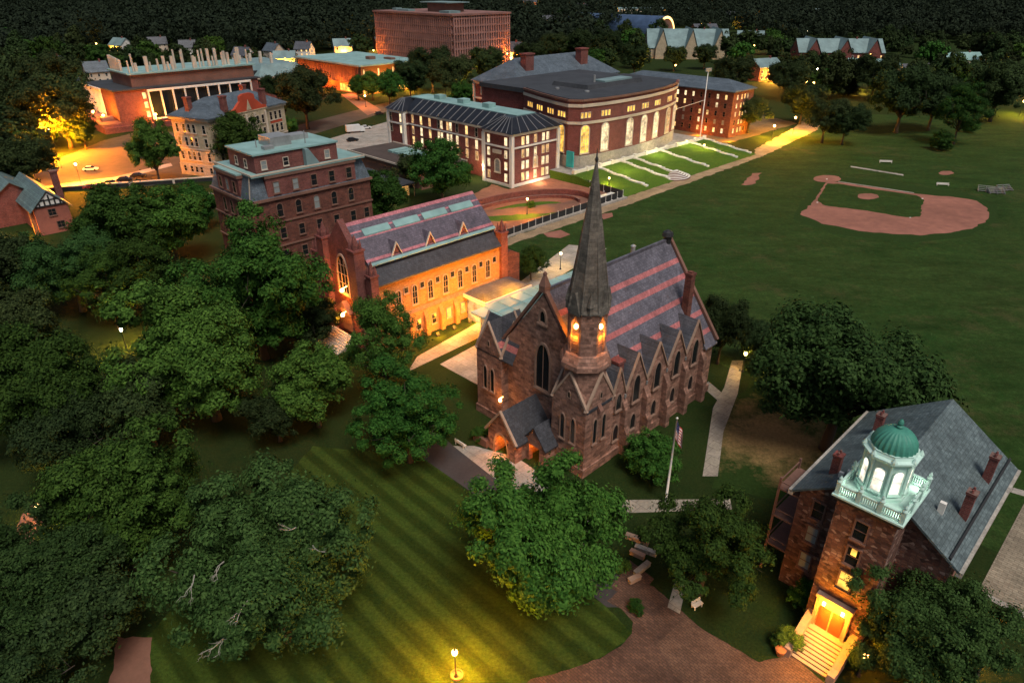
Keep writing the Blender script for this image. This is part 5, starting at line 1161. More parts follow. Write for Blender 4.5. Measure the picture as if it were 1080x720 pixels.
VAR = {
 'round': tree_variant('round', 1, LEAF2, 25, 18, 115000, 1.0, .28, .95, .021, 1.0, .2),
 'round2': tree_variant('round2', 2, LEAF, 22, 17, 105000, .95, .29, .95, .021, .98, .22),
 'broad': tree_variant('broad', 3, LEAFG, 34, 17, 130000, .92, .24, .9, .017, .95, .36),
 'oak': tree_variant('oak', 4, LEAFG, 36, 14, 95000, .56, .2, 1.0, .022, .95, .2, .055),
 'loose': tree_variant('loose', 5, LEAF, 18, 13, 34000, .95, .28, 1.15, .022, 1.3, .3, .04),
 'open': tree_variant('open', 15, LEAF, 22, 15, 70000, 1.0, .25, .9, .021, 1.1, .34, .045),
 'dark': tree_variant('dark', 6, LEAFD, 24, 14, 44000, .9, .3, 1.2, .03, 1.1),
 'mid': tree_variant('mid', 7, LEAF, 24, 13, 40000, .95, .29, 1.2, .032, 1.1),
 'mid2': tree_variant('mid2', 8, LEAF2, 22, 13, 38000, .85, .3, 1.2, .033, 1.05),
 'shrub': tree_variant('shrub', 9, LEAF, 12, 14, 26000, .8, .4, 1.1, .034, .72, 0, .03),
 'conifer': conifer_variant('conifer', 10, LEAFD, 11000),
}
rt = random.Random(11)
def plant(u, v, r, var, label, name='tree', group=None, hs=1., cat=None):
    """u,v = where the middle of the crown shows, r its radius there in pixels: sets a real radius and stands the tree on the ground"""
    cm, tm, zc, ky = VAR[var]; rad = 5.
    for _ in range(12):
        P = px(u, v, min(zc * rad * hs, 40)); rad = r * depth(P) / FPX
    t = empty(name, (P.x, P.y, 0), rt.uniform(0, 6.28)); t.scale = (rad, rad, rad * hs); tag(t, label, cat or ('shrub' if name == 'shrub' else 'tree'), group)
    link('crown', cm, t); link('trunk', tm, t); return t
plant(576, 564, 88, 'round', 'large dense round tree between the lamp lit lawn and the chapel tower', hs=1.12)
plant(748, 570, 68, 'open', 'bushy tree right of the flagpole beside the stone court', hs=1.05)
plant(978, 655, 84, 'broad', 'spreading tree in front of the cupola hall, right of its lit steps', hs=1.05)
plant(892, 394, 103, 'oak', 'wide dark spreading oak between the chapel and the cupola hall')
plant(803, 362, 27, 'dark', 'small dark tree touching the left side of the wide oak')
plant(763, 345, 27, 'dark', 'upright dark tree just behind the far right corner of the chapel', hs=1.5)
plant(690, 482, 33, 'shrub', 'leafy bush below the chapel side gables left of the flagpole', 'shrub')
big = plant(285, 590, 116, 'broad', 'huge broad tree with bare twigs filling the lower left of the lawn', hs=1.1)
plant(125, 535, 88, 'round2', 'big dark tree behind the huge broad lawn tree, to its left', hs=1.0)
plant(20, 610, 95, 'broad', 'massive dark tree at the lower left edge above the red path')
plant(45, 405, 78, 'round2', 'large tree at the left edge below the tudor house')
plant(428, 434, 60, 'open', 'bushy tree in front of the chapel facade, left of the driveway', hs=1.0)
plant(404, 362, 46, 'loose', 'airy small leaved tree against the glowing theatre wall', hs=1.25)
plant(330, 408, 46, 'mid', 'low bushy tree left of the theatre front steps')
plant(266, 306, 75, 'round', 'tall bright tree in front of the mansard hall', hs=1.1)
plant(212, 374, 84, 'round2', 'big dense tree left of the theatre, below the tall bright tree')
plant(288, 240, 24, 'conifer', 'pointed tree top rising against the mansard hall wall', hs=1.1)
plant(72, 280, 56, 'broad', 'dark wide tree just below the tudor house gable')
plant(125, 238, 44, 'mid', 'tree between the tudor house and the parked street car')
plant(178, 238, 40, 'mid2', 'lighter green tree left of the mansard hall corner')
plant(8, 285, 46, 'dark', 'dark tree at the left edge under the tudor house')
plant(20, 345, 44, 'dark', 'dark tree at the left edge above the large left tree')
plant(112, 300, 40, 'loose', 'thin tree with open branches over the small garden lamp')
plant(205, 216, 26, 'mid2', 'small tree at the foot of the beige hall corner')
plant(155, 290, 46, 'loose', 'open branched tree left of the tall bright tree')
plant(330, 340, 30, 'dark', 'dark small tree beside the left pier of the theatre')
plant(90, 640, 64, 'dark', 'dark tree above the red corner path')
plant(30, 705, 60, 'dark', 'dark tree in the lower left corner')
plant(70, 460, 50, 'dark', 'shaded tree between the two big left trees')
plant(290, 436, 36, 'dark', 'added dark tree filling the shadowed gap below the big dense tree', hs=.9)  # added dark crown standing in for the black shade on the grass
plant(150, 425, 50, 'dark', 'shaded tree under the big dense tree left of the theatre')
plant(160, 158, 24, 'mid', 'tree standing alone in the lit parking lot', hs=1.35)
plant(250, 152, 32, 'mid', 'tree hiding the lower front of the beige hall')
plant(302, 136, 13, 'mid2', 'small tree at the right front corner of the beige hall')
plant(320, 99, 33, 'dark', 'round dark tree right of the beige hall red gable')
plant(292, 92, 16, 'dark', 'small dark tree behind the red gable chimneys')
plant(465, 180, 34, 'mid', 'tree in front of the brick hall left of its end bay')
plant(432, 178, 18, 'dark', 'small dark tree left of the tree before the brick hall')
plant(355, 215, 27, 'dark', 'dark tree between the mansard hall and the theatre roof')
plant(400, 210, 30, 'mid', 'tree behind the theatre ridge, right of the dark one')
plant(560, 277, 18, 'mid', 'round bushy tree past the far end of the theatre')
plant(455, 70, 24, 'dark', 'tree in front of the tower block, middle of its row')
plant(478, 80, 24, 'dark', 'tree in front of the tower block right corner')
plant(432, 82, 21, 'dark', 'tree in front of the tower block left part')
plant(512, 66, 19, 'dark', 'tree in front of the tower block right face')
plant(410, 92, 17, 'mid', 'street tree before the teal roofed library, rightmost')
plant(392, 90, 14, 'mid', 'street tree before the teal roofed library, second from right')
plant(377, 92, 12, 'mid', 'street tree before the teal roofed library corner')
plant(490, 100, 15, 'mid2', 'tree lit yellow behind the brick hall roof')
plant(20, 172, 34, 'dark', 'dark tree left of the bright parking lot lamp')
plant(62, 112, 40, 'dark', 'dark tree behind the bright parking lot lamp')
plant(22, 118, 42, 'dark', 'dark tree at the left edge above the parking lot')
plant(86, 140, 16, 'mid', 'small tree between the parking lot lamp and the science block')
plant(55, 85, 34, 'dark', 'wooded crown left of the house by the science block')
plant(765, 110, 20, 'dark', 'tree at the right end of the dormitory')
plant(792, 118, 20, 'dark', 'tree behind the path lamp at the field corner')
plant(872, 124, 24, 'dark', 'dark tree at the field edge, left of a touching pair')
plant(893, 128, 22, 'dark', 'dark tree at the field edge, right of a touching pair')
plant(848, 106, 22, 'dark', 'dark tree behind the touching pair at the field edge')
plant(955, 100, 36, 'dark', 'very dark large tree behind the right side of the field')
plant(925, 78, 24, 'dark', 'dark tree beside the bright yellow lamp at the field')
plant(988, 104, 30, 'dark', 'tall dark tree in the dark mass right of the field')
plant(1016, 116, 28, 'loose', 'thin dark tree in front of the lights right of the field')
plant(1055, 92, 32, 'dark', 'dark tree at the right edge above the lit grass')
plant(995, 149, 13, 'shrub', 'rounded dark bush alone on the upper field', 'shrub')
plant(1023, 133, 9, 'shrub', 'smaller round bush right of the lone field bush', 'shrub')
plant(670, 62, 17, 'dark', 'dark tree above the curved library roof', )
plant(712, 60, 13, 'dark', 'tree before the left part of the tall teal roof'); plant(744, 58, 13, 'dark', 'tree before the right part of the tall teal roof')
plant(775, 78, 22, 'dark', 'dark tree behind the dormitory roof'); plant(640, 48, 18, 'dark', 'tree beyond the old library ridge'); plant(612, 45, 16, 'dark', 'tree left of the rink beyond the old library')
plant(830, 82, 20, 'dark', 'dark tree left of the wide teal roofed hall'); plant(868, 74, 13, 'conifer', 'evergreen before the middle of the wide teal roofed hall'); plant(898, 82, 14, 'conifer', 'evergreen before the right of the wide teal roofed hall')
plant(848, 74, 12, 'dark', 'tree before the left end of the wide teal roofed hall'); plant(912, 70, 11, 'dark', 'tree before the right end of the wide teal roofed hall'); plant(884, 78, 10, 'mid', 'small lit tree before the middle of the wide teal hall')
plant(560, 60, 18, 'dark', 'dark tree left of the old library chimney'); plant(585, 48, 15, 'dark', 'dark tree over the old library left chimney')
plant(850, 628, 18, 'shrub', 'dark shrub against the wall left of the lit entrance', 'shrub'); plant(902, 694, 15, 'shrub', 'leafy shrub at the right side of the lit steps', 'shrub')
plant(830, 672, 16, 'shrub', 'low shrub behind the clay planter', 'shrub'); plant(508, 458, 11, 'shrub', 'small shrub at the foot of the chapel stair turret', 'shrub')
plant(448, 118, 7, 'shrub', 'small bush beside the red library path', 'shrub'); plant(655, 596, 10, 'shrub', 'small bush by the stone court', 'shrub')
plant(560, 216, 5, 'shrub', 'small bush in the courtyard oval', 'shrub'); plant(670, 640, 10, 'shrub', 'tan leaved bush between court and plaza', 'shrub')

tb = random.Random(9)       # dead twigs standing out of the big crown on its open side
inv = big.matrix_basis.inverted()
for (u, v) in ((236, 592), (205, 606), (312, 556), (262, 632), (236, 672), (330, 575), (248, 668)):
    e0 = px(u, v, 0); o0 = Vector((0, 0, CAMH)); dr_ = (e0 - o0).normalized(); rd = big.scale[0]; cc = Vector((big.location.x, big.location.y, rd * 1.1 * .95)); sc_ = Vector((rd * .93, rd * .93, rd * 1.1 * .85))
    A3 = Vector([(o0[k] - cc[k]) / sc_[k] for k in range(3)]); D3 = Vector([dr_[k] / sc_[k] for k in range(3)]); qa, qb, qc = D3.dot(D3), 2 * A3.dot(D3), A3.dot(A3) - 1; dis = qb * qb - 4 * qa * qc
    if dis <= 0: continue
    P = o0 + dr_ * ((-qb - math.sqrt(dis)) / (2 * qa)) - Vector((0, 1.2, 0)); b = MB()
    def tw_(p, d, L, r, n):
        e = p + d * L; b.tube([inv @ p, inv @ (p + d * L * .5 + Vector((tb.uniform(-.1, .1), 0, tb.uniform(-.1, .1)))), inv @ e], [r / 9, r * .7 / 9, r * .3 / 9], 5)
        if n:
            for k in range(2): tw_(p + d * L * tb.uniform(.45, .95), (d + Vector((tb.uniform(-.7, .7), tb.uniform(-.3, .2), tb.uniform(-.5, .7)))).normalized(), L * .62, r * .6, n - 1)
    tw_(P + Vector((0, 1.2, 0)), Vector((tb.uniform(-.5, .5), -.6, tb.uniform(-.1, .6))).normalized(), 1.45, .05, 3)
    link('dead_branch', b.mesh('dead_branch', plain('bleached_wood', (.4, .36, .3), None, 3) if 'bleached_wood' not in MATS else MATS['bleached_wood']), big)

# woodland: single trees one can still tell apart, then the far wood as one mass
def merged_far(name, seed, leafm, nl=900):
    rs = np.random.RandomState(seed); C, N, B = crown_points(rs, 11, 9, nl, .85, .42, 1.5)
    V, F = leaves(rs, C, N, .085); V[:, 2] += 1.1
    return build_np('tree', V, F, [leafm])
FARM = [merged_far('a', 21, LEAFD, 4500), merged_far('b', 22, LEAF, 4500), merged_far('c', 23, LEAFD, 4500), merged_far('d', 24, LEAFD, 4500)]
KEEP = [(-400, -310, 70, 260), (-470, -370, 310, 372), (-260, -195, 70, 125), (-240, -115, 40, 270), (-110, 60, -20, 300), (-225, -120, 100, 312)]
ALLOW = []
def blocked(P, rad):
    p, q = P.x * CA + P.y * SA, -P.x * SA + P.y * CA
    return any(a - rad < p < b + rad and c - rad < q < d + rad for a, b, c, d in KEEP)
HOUSES = [o for o in bpy.data.objects if o.parent is None and o.get('category') in ('house', 'rink')]
def sight(u, v, z=5):        # keep the line of sight to each house open for the last few rows
    return None
zones = [((0, 300), (40, 90), 70, 'woodland tree on the slope above the science block'), ((300, 620), (18, 62), 60, 'woodland tree behind the tower block and old library'),
         ((620, 820), (44, 74), 36, 'woodland tree below the rink and tall teal roof'), ((800, 1080), (52, 108), 80, 'woodland tree in the dark belt beyond the ball field'), ((0, 60), (90, 240), 26, 'tree in the dark grove at the left edge by the parking lot')]
hp = [(o.location.x, o.location.y, o.get('half_width', 10)) for o in HOUSES]
for (us, vs_, n, lab) in zones:
    k = 0; tries = 0
    while k < n and tries < n * 20:
        tries += 1; u, v = rt.uniform(*us), rt.uniform(*vs_); P = px(u, v); rad = rt.uniform(5, 8.5)
        if blocked(P, rad * .7): continue
        d0 = math.hypot(P.x, P.y); bad = False
        for hx, hy, hw_ in hp:
            dh = math.hypot(hx, hy); cr = abs(P.x * hy - P.y * hx) / dh
            if abs(P.x - hx) < hw_ + 6 and abs(P.y - hy) < hw_ + 6: bad = True
            if cr < hw_ * .8 + 4 and 0 < dh - d0 < dh * .14: bad = True
        if bad: continue
        o = link('tree', rt.choice(FARM), None, (P.x, P.y, 0), rt.uniform(0, 6.28)); o.scale = (rad, rad, rad * rt.uniform(.9, 1.35)); tag(o, lab, 'tree', lab.replace('tree', 'trees')); k += 1
# far wood
rs = np.random.RandomState(5); Vs = []; Fs = []; off = 0; nw = 0
for i in range(10500):
    u = rs.uniform(-40, 1120); v = rs.uniform(-14, 60 if u < 640 else 46) if i % 3 else rs.uniform(-16, 12)
    P = px(u, v); 
    if blocked(P, 6): continue
    bad = False; d0 = math.hypot(P.x, P.y)
    for hx, hy, hw_ in hp:
        dh = math.hypot(hx, hy); cr = abs(P.x * hy - P.y * hx) / dh
        if cr < hw_ + 9 and -20 < dh - d0 < dh * (.1 if hw_ < 20 else .22): bad = True
    if bad: continue
    nl = 320 if v > 22 else (200 if v > 8 else 80); rad = rs.uniform(4.5, 8) if rs.uniform() < .6 else rs.uniform(7, 12.5); d = unit(rs, nl); d[:, 2] = np.abs(d[:, 2]) * 1.1 - .1
    hk = rs.uniform(.8, 1.35); lob = 1 + .22 * np.sin(d[:, :1] * rs.uniform(4, 7) + rs.uniform(0, 6)) * np.cos(d[:, 1:2] * rs.uniform(4, 7) + rs.uniform(0, 6)); C = d * lob * rs.uniform(.62, 1.05, (nl, 1)) * np.array([rad, rad, rad * hk]) + np.array([P.x, P.y, rad * hk * 1.05]); N = d * .8 + unit(rs, nl) * .5; N /= np.linalg.norm(N, axis=1, keepdims=True)
    V, F = leaves(rs, C, N, rad * (.13 if nl > 300 else .17 if nl > 100 else .27)); Vs.append(V); Fs.append(F + off); off += len(V); nw += 1
wood = link('far_woods', build_np('far_woods', np.vstack(Vs), np.vstack(Fs), [LEAFF])); tag(wood, 'far dark wood covering the land up to the horizon', 'woods', None, 'stuff')

# ------------------------------------------------------------------ lamps
def lamp(name, label, P, h, power, col=(1, .42, .06), style='globe', bulb=BULB, group='street and path lamps', glow=.25):
    t = empty(name, P); tag(t, label, 'lamp', group)
    b = MB(); b.lathe([(.22, 0), (.22, .12), (.12, .3), (.075, .5), (.055, h - .35), (.09, h - .3), (.14, h - .22)], 10); link('post', b.mesh('post', DARK, smooth=True), t)
    b = MB(); r = .26 if h < 5 else .4; b.lathe([(r * .5, h - .2), (r * .9, h - .02), (r, h + r * .6), (r * .8, h + r * 1.2), (r * .3, h + r * 1.6)], 14); g = link('globe', b.mesh('globe', bulb, smooth=True), t)
    b = MB(); b.lathe([(r * .55, h + r * 1.55), (r * .3, h + r * 1.8), (.03, h + r * 2.2)], 10); link('cap', b.mesh('cap', DARK), t)
    pointlight(t, (0, 0, h + r * .7), power, col, r * 1.15); return t
def lp(u, v, z=0): return px(u, v, z)
lamp('lamp_post', 'black lamp post with glowing globe alone on the mown lawn', lp(481, 713), 3.1, 1900, (1, .37, .01))
b = MB(); b.lathe([(.55, .0), (.6, .2), (.45, .22), (.42, .1)], 16); tag(link('lamp_base_ring', b.mesh('lamp_base_ring', TRIMD), None, lp(482, 712)), 'pale round kerb ring at the foot of the lawn lamp post', 'kerb ring')
lamp('street_lamp', 'tall very bright orange street lamp beside the parking lot', lp(60, 166), 9.0, 65000, (1, .25, .008), bulb=BULBO, glow=1)
lamp('street_lamp', 'street lamp right of the brightest one, below the science block', lp(92, 146), 5, 3500, (1, .32, .02))
lamp('lamp_post', 'path lamp at the far end of the field path, right', lp(836, 141), 6.0, 8000, (1, .42, .02), bulb=BULBO)
lamp('lamp_post', 'path lamp on the grass past the dormitory end', lp(814, 149), 5.5, 4800, (1, .42, .02))
lamp('lamp_post', 'small lamp post glimpsed between spire and theatre, behind the chapel', lp(591, 284), 3.5, 260, (1, .55, .1))
lamp('lamp_post', 'bright yellow lamp by the low teal wing beyond the field', lp(908, 97), 7, 9000, (1, .55, .06), bulb=BULBO)
lamp('street_lamp', 'bright orange street lamp above the curved library roof', lp(711, 84), 8, 9000, (1, .5, .08), bulb=BULBO)
lamp('lamp_post', 'path lamp behind the trees at the chapel far corner', lp(783, 392), 3.2, 170, (1, .5, .08))
lamp('lamp_post', 'tiny white lamp behind the wide dark oak', lp(964, 428), 3.2, 60, (1, .8, .4), bulb=BULBW)
lamp('lamp_post', 'garden lamp among the trees left of the theatre', lp(133, 366), 3.2, 1000, (1, .5, .05), bulb=BULBW)
lamp('lamp_post', 'hidden lamp on the path between the two big left trees', lp(48, 556), 3.0, 260, (1, .45, .05))
lamp('lamp_post', 'lamp under the tree in the lower right corner', lp(1030, 712), 2.6, 160, (1, .25, .03), bulb=BULBO)
lamp('street_lamp', 'street lamp left of the tower block', lp(395, 66), 8, 1800, (1, .3, .02), bulb=BULBO)
lamp('street_lamp', 'street lamp right of the tower block', lp(535, 70), 8, 1800, (1, .3, .02), bulb=BULBO)
lamp('street_lamp', 'yellow street lamp behind the brick hall roof', lp(497, 108), 6, 2600, (1, .55, .05))
lamp('street_lamp', 'orange street lamp by the tower trees', lp(470, 100), 5, 2600, (1, .4, .05), bulb=BULBO)
lamp('street_lamp', 'street lamp at the red library path', lp(386, 113), 5, 1700, (1, .3, .05))
lamp('lamp_post', 'lamp lighting the strip of grass at the upper right edge', lp(1075, 122), 6, 5500, (1, .62, .05))
lamp('lamp_post', 'low lamp on the nearest panel of the grass bank', lp(642, 196, 1), 2.2, 260, (1, .7, .06))
lamp('lamp_post', 'low lamp on the middle panel of the grass bank', lp(742, 160, 1), 2.2, 320, (1, .7, .06))
lamp('lamp_post', 'courtyard lamp by the red earth oval', lp(556, 226), 4, 1000, (1, .42, .04))
lamp('street_lamp', 'street lamp at the junction below the tudor house', lp(86, 195), 6, 20000, (1, .27, .01))
lamp('lamp_post', 'lamp before the plaza in front of the cupola hall', lp(905, 712), 2.6, 150, (1, .24, .015), bulb=BULBO)
for k in range(64):     # small lights seen through the far trees
    u = rt.uniform(560, 1075) if k % 3 else rt.uniform(90, 560); v = rt.uniform(34, 110) if k % 3 else rt.uniform(30, 66)
    if 600 < u < 800 and v > 70: continue
    P = px(u, v); t = empty('street_lamp', P); tag(t, 'distant street lamp twinkling among the dark trees', 'lamp', 'distant lamps among the trees')
    b = MB(); b.tube([(0, 0, 0), (0, 0, 9)], .09, 6); link('post', b.mesh('post', DARK), t); b = MB(); b.lathe([(.1, 9), (.5, 9.2), (.5, 9.6), (.1, 9.9)], 8); link('globe', b.mesh('globe', [BULB, BULBO, BULBW][k % 3]), t)

# ------------------------------------------------------------------ flag, masts, fence, vehicles, small things
P = px(702, 530); h = 12.0
t = empty('flagpole', P); tag(t, 'tall white flagpole standing beside the front path', 'flagpole')
b = MB(); b.lathe([(.36, 0), (.36, .2), (.15, .3), (.085, h), (.13, h + .02), (.14, h + .14), (.04, h + .24)], 12); link('pole', b.mesh('pole', WHITE, smooth=True), t)
fm, fnt, fbs = newmat('flag_stripes'); v = objco(fnt); sp = node(fnt, 'ShaderNodeSeparateXYZ'); uvn = node(fnt, 'ShaderNodeUVMap'); uvn.uv_map = 'UVMap'; fnt.links.new(uvn.outputs[0], sp.inputs[0])
def mth(op, a, bv):
    n = node(fnt, 'ShaderNodeMath', operation=op)
    for s, q in ((0, a), (1, bv)):
        if isinstance(q, (int, float)): n.inputs[s].default_value = q
        else: fnt.links.new(q, n.inputs[s])
    return n.outputs[0]
stripe = mth('MODULO', mth('FLOOR', mth('MULTIPLY', sp.outputs[1], 13.), 0), 2.)
canton = mth('MULTIPLY', mth('LESS_THAN', sp.outputs[0], .42), mth('GREATER_THAN', sp.outputs[1], .46))
vo = node(fnt, 'ShaderNodeTexVoronoi'); vo.inputs['Scale'].default_value = 14; fnt.links.new(uvn.outputs[0], vo.inputs['Vector'])
star = mth('LESS_THAN', vo.outputs['Distance'], .22)
fnt.links.new(mixc(fnt, canton, mixc(fnt, stripe, (.45, .03, .04), (.75, .72, .68)), mixc(fnt, star, (.03, .04, .16), (.75, .75, .75))), fbs.inputs['Base Color'])
me = bpy.data.meshes.new('flag'); nx_, nz_ = 18, 14; vs = []; uvs = []
for i in range(nx_ + 1):
    for j in range(nz_ + 1):
        u, v = i / nx_, j / nz_; fold = math.sin(u * 9 + v * 1.5) * .16 * u
        vs.append((0.06 + u * .85 + fold * .3, fold, h - .15 - (1 - v) * 2.3 - u * 1.7 - .1 * math.sin(u * 7))); uvs.append((u, v))
fs = [(i * (nz_ + 1) + j, (i + 1) * (nz_ + 1) + j, (i + 1) * (nz_ + 1) + j + 1, i * (nz_ + 1) + j + 1) for i in range(nx_) for j in range(nz_)]
me.from_pydata(vs, [], fs); ul = me.uv_layers.new(name='UVMap')
for l in me.loops: ul.data[l.index].uv = uvs[l.vertex_index]
me.materials.append(fm); me.polygons.foreach_set('use_smooth', [True] * len(me.polygons))
tag(link('flag', me, None, (P.x, P.y, 0), R(-20)), 'striped red and white national flag hanging limp from the white pole', 'flag')
def mast(label, u, v, h, top):
    P = px(u, v); t = empty('floodlight_mast', P); tag(t, label, 'mast'); b = MB(); b.lathe([(.35, 0), (.22, .4), (.13, h)], 10); link('pole', b.mesh('pole', WHITE, smooth=True), t)
    if top: b = MB(); b.box(-1.4, 1.4, -.3, .3, h - .5, h + .7); link('lamp_bank', b.mesh('lamp_bank', STEEL), t, (0, 0, 0), R(30))
P_ = px(604, 173, 0); hm = 20.5
mast('plain white mast in front of the curved library left end', 604, 174, 20.5, False); mast('white mast with a lamp head at the far end of the library terrace', 738, 147, 25, True)
def rope(a, c): b = MB(); n = 14; b.tube([tuple(Vector(a).lerp(Vector(c), k / n) - Vector((0, 0, 2.2 * math.sin(math.pi * k / n)))) for k in range(n + 1)], .07, 5); return b
A_ = px(604, 174); B_ = px(738, 147)
tag(link('string_cable', rope((A_.x, A_.y, 14), (B_.x, B_.y, 14.5)).mesh('string_cable', WHITE)), 'thin pale cable strung between the two white masts', 'cable')
# dark hoarding round the courtyard
b = MB()
F1 = [(-112.4, 106), (-113.2, 122), (-113.6, 140), (-113.9, 156), (-118.5, 156.4), (-127, 157.2), (-133.8, 158)]
f = Bld('site_fence', 'dark mesh fence around the red earth courtyard, ending at the white terrace', 'fence', -113, 130)
for i in range(len(F1) - 1):
    a, c = Vector(F1[i]), Vector(F1[i + 1]); t = (c - a).normalized(); nrm = Vector((-t.y, t.x)) * .06
    b.prism([tuple(a - nrm), tuple(c - nrm), tuple(c + nrm), tuple(a + nrm)], 0, 2.0)
f.part('mesh_panel', b, DARK)
L = 0
for i in range(len(F1) - 1):
    a, c = Vector(F1[i]), Vector(F1[i + 1]); n = max(1, int((c - a).length / 2.6))
    for k in range(n):
        q = a.lerp(c, k / n); b = MB(); b.box(q.x - .08, q.x + .08, q.y - .08, q.y + .08, 0, 2.25); b.box(q.x + .08, q.x + .42, q.y - .22, q.y + .22, .0, .45); f.part('post', b, WHITE)
b = MB(); b.box(-113.2, -112.2, 108, 156, 0, .5); Bld('kerb_wall', 'low pale kerb wall at the foot of the dark mesh fence', 'kerb', -112.7, 130).part('wall', b, CONC)
b = MB()
for k in range(4): b.box(-118 + k * .1, -114.8 + k * .1, 146.6 + k * 2.3, 148.7 + k * 2.3, 0, .9)
TBs = Bld('stacked_slabs', 'row of white site slabs beside the corner of the mesh fence', 'slabs', -116, 150); TBs.part('slab', b, WHITE)
b = MB(); b.box(-140.5, -137.8, 161.6, 162.2, 3.2, 8.0); Bld('tarpaulin', 'teal tarpaulin hung between the brick hall and the curved library', 'tarpaulin', -139, 162).part('sheet', b, CYAN)
def car(label, P, rz, paint, L=4.4, van=False, group='parked cars'):
    t = empty('parked_car' if not van else 'box_truck', (P.x, P.y, .012), rz); tag(t, label, 'car' if not van else 'truck', group)
    w2 = .88; b = MB()
    if van:
        b.box(-L / 2, L / 2 - 1.9, -1.1, 1.1, .75, 3.1); link('cargo_box', b.mesh('cargo_box', paint), t)
        b = MB(); b.extr([(L / 2 - 1.85, -1.0, .5), (L / 2, -1.0, .5), (L / 2, -1.0, 1.4), (L / 2 - .5, -1.0, 2.3), (L / 2 - 1.85, -1.0, 2.3)], (0, 2.0, 0)); link('cab', b.mesh('cab', paint), t)
        b = MB(); b.extr([(L / 2 - .02, -.85, 1.42), (L / 2 - .46, -.85, 2.2), (L / 2 - .42, -.85, 2.22), (L / 2 + .02, -.85, 1.45)], (0, 1.7, 0)); link('windscreen', b.mesh('windscreen', GLASS), t)
    else:
        b.extr([(-L / 2, -w2, .35), (L / 2, -w2, .35), (L / 2, -w2, .75), (L / 2 - .9, -w2, .92), (-L / 2 + .3, -w2, .95), (-L / 2, -w2, .8)], (0, 2 * w2, 0)); link('body', b.mesh('body', paint), t)
        b = MB(); b.frus((-L / 2 + .45, L / 2 - 1.05, -w2 + .06, w2 - .06), .93, (-L / 2 + 1.0, L / 2 - 1.9, -w2 + .2, w2 - .2), 1.42); link('window_band', b.mesh('window_band', GLASS), t)
        b = MB(); b.frus((-L / 2 + .98, L / 2 - 1.88, -w2 + .19, w2 - .19), 1.41, (-L / 2 + 1.1, L / 2 - 2.0, -w2 + .28, w2 - .28), 1.48); link('roof', b.mesh('roof', paint), t)
    for x in (-L / 2 + .85, L / 2 - .85):
        for y in (-w2, w2):
            b = MB(); b.tube([(x, y - .1, .33), (x, y + .1, .33)], .33 if not van else .42, 14); link('wheel', b.mesh('wheel', TYRE), t)
    for y in (-.6, .6): b = MB(); b.box(L / 2 - .02, L / 2 + .02, y - .15, y + .15, .6, .74); link('headlight', b.mesh('headlight', WHITE), t)
car('white box truck parked behind the mansard hall roof', px(375, 140), R(28), WHITEP, 7.5, True, None)
car('dark car beside the white box truck', px(372, 149), R(35), BLACKP); car('pale car in the yard behind the white box truck', px(386, 136), R(25), WHITEP)
car('white car parked at the left end of the mansard hall, front', px(213, 222), R(-30), WHITEP); car('white car parked at the left end of the mansard hall, behind', px(217, 214), R(-28), WHITEP)
car('red car stopped on the lit street above the tudor house', px(97, 199), R(14), REDP); car('white car crossing the lit parking lot', px(96, 180), R(16), WHITEP)
car('red pickup at the end wall of the brick hall', px(596, 184), R(70), REDP, 5.2); car('dark car on the street by the red library path', px(400, 121), R(30), BLACKP)
for k in range(3): car(['dark parked car before the beige hall street wall', 'dark parked car second before the street wall', 'dark parked car third before the street wall'][k], px(118 + k * 14, 195 - k * 4), R(16), BLACKP)
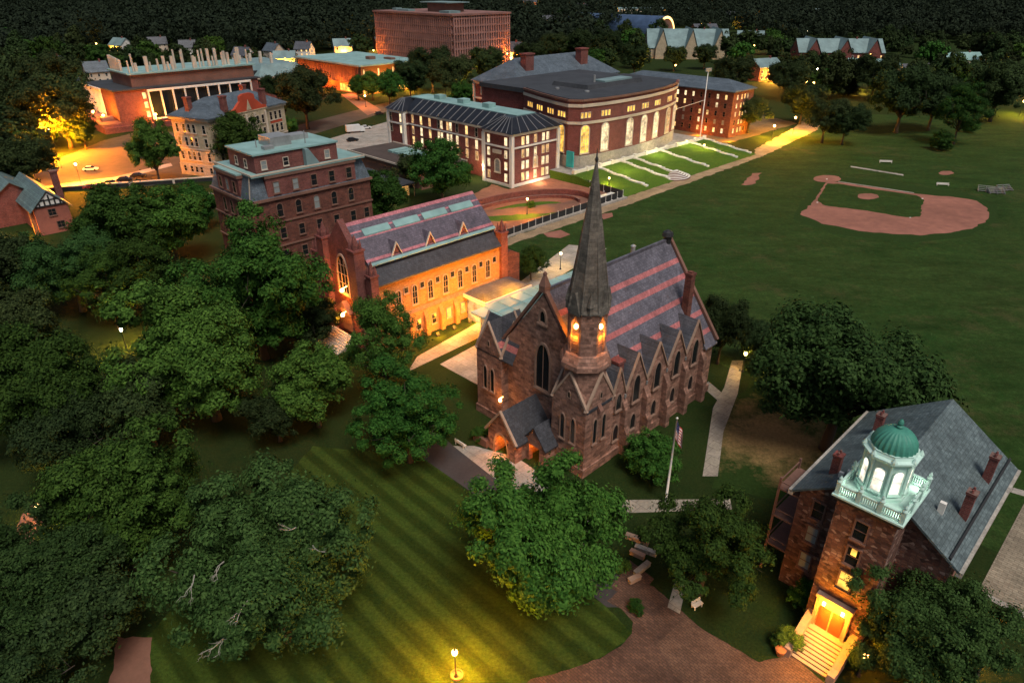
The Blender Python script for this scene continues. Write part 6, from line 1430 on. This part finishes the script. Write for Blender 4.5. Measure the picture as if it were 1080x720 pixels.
# low street wall with dark openings
sw = Bld('street_wall', 'low street wall with dark openings below the parking lot', 'wall', 0, 0, R(16) - ANG, loc=px(130, 197))
b = MB(); b.box(-22, 26, -.3, .3, 0, 1.1); sw.part('wall', b, DARK); b = MB(); b.box(-22.2, 26.2, -.45, .45, 1.1, 1.35)
for k in range(5): b.box(-22.2 + k * 12, -21.6 + k * 12, -.5, .5, 0, 1.35)
sw.part('coping', b, CREAM)
def bench(label, P, rz, m=WHITE, L=1.8):
    t = empty('bench', P, rz); tag(t, label, 'bench'); b = MB()
    for k in range(3): b.box(-L / 2, L / 2, -.24 + k * .17, -.1 + k * .17, .42, .47)
    link('seat', b.mesh('seat', m), t); b = MB()
    for k in range(3): b.box(-L / 2, L / 2, .24, .28, .52 + k * .14, .63 + k * .14)
    link('backrest', b.mesh('backrest', m), t)
    for x in (-L / 2 + .15, L / 2 - .15): b = MB(); b.box(x - .04, x + .04, -.22, -.14, 0, .42); b.box(x - .04, x + .04, .2, .28, 0, .95); b.box(x - .04, x + .04, -.22, .28, .36, .42); link('leg', b.mesh('leg', m), t)
bench('white bench on the grass beside the chapel porch steps', px(486, 470), R(-45) + R(180)); 
bench('pale bench on the grass left of the cupola hall', px(735, 640), R(30), WHITE, 1.2)
for k, (u, v, L, rz) in enumerate(((672, 570, 2.6, -28), (681, 582, 2.4, -28), (672, 586, 1.6, -35), (677, 601, 2.2, 42), (669, 612, 1.4, 30))):
    b = MB(); b.box(-L / 2, L / 2, -.26, .26, 0, .45); b.box(-L / 2 - .04, L / 2 + .04, -.3, .3, .45, .53)
    tag(link('stone_seat', b.mesh('stone_seat', [TRIM, CONC][k % 2]), None, px(u, v), R(rz)), ['long pale stone seat nearest the flagpole in the court', 'second long stone seat in the court', 'short stone seat beside the bushy tree edge', 'tilted stone seat in the middle of the court', 'small stone seat nearest the plaza'][k], 'seat', 'stone seats in the court')
for k, (u, v) in enumerate(((1040, 203), (1052, 205), (1062, 202))):
    t = empty('bleacher', px(u, v), R(-25 + k * 18)); tag(t, ['left small white bleacher right of the infield', 'middle small white bleacher right of the infield', 'right small white bleacher right of the infield'][k], 'bleacher', 'bleachers by the infield')
    b = MB()
    for j in range(4): b.box(-2.2, 2.2, j * .6, j * .6 + .35, .35 + j * .35, .42 + j * .35)
    link('row', b.mesh('row', STEEL), t); b = MB()
    for x in (-2, 0, 2): b.extr([(x, 0, 0), (x, 2.2, 0), (x, 2.2, 1.45), (x, 0, .36)], (.08, 0, 0))
    link('frame', b.mesh('frame', STEEL), t)
bench('white players bench behind home plate', px(934, 172), R(-10), WHITE, 4); bench('white bench on the grass right of the infield top', px(994, 196), R(-10), WHITE, 3.5)
b = MB(); 
for k in range(7): b.tube([(k * 1.5 - 4.5, 0, 0), (k * 1.5 - 4.5, 0, 4.5)], .06, 6)
b.box(-4.6, 4.6, -.03, .03, 4.35, 4.45)
print('objects', len(bpy.data.objects), 'wood', nw)
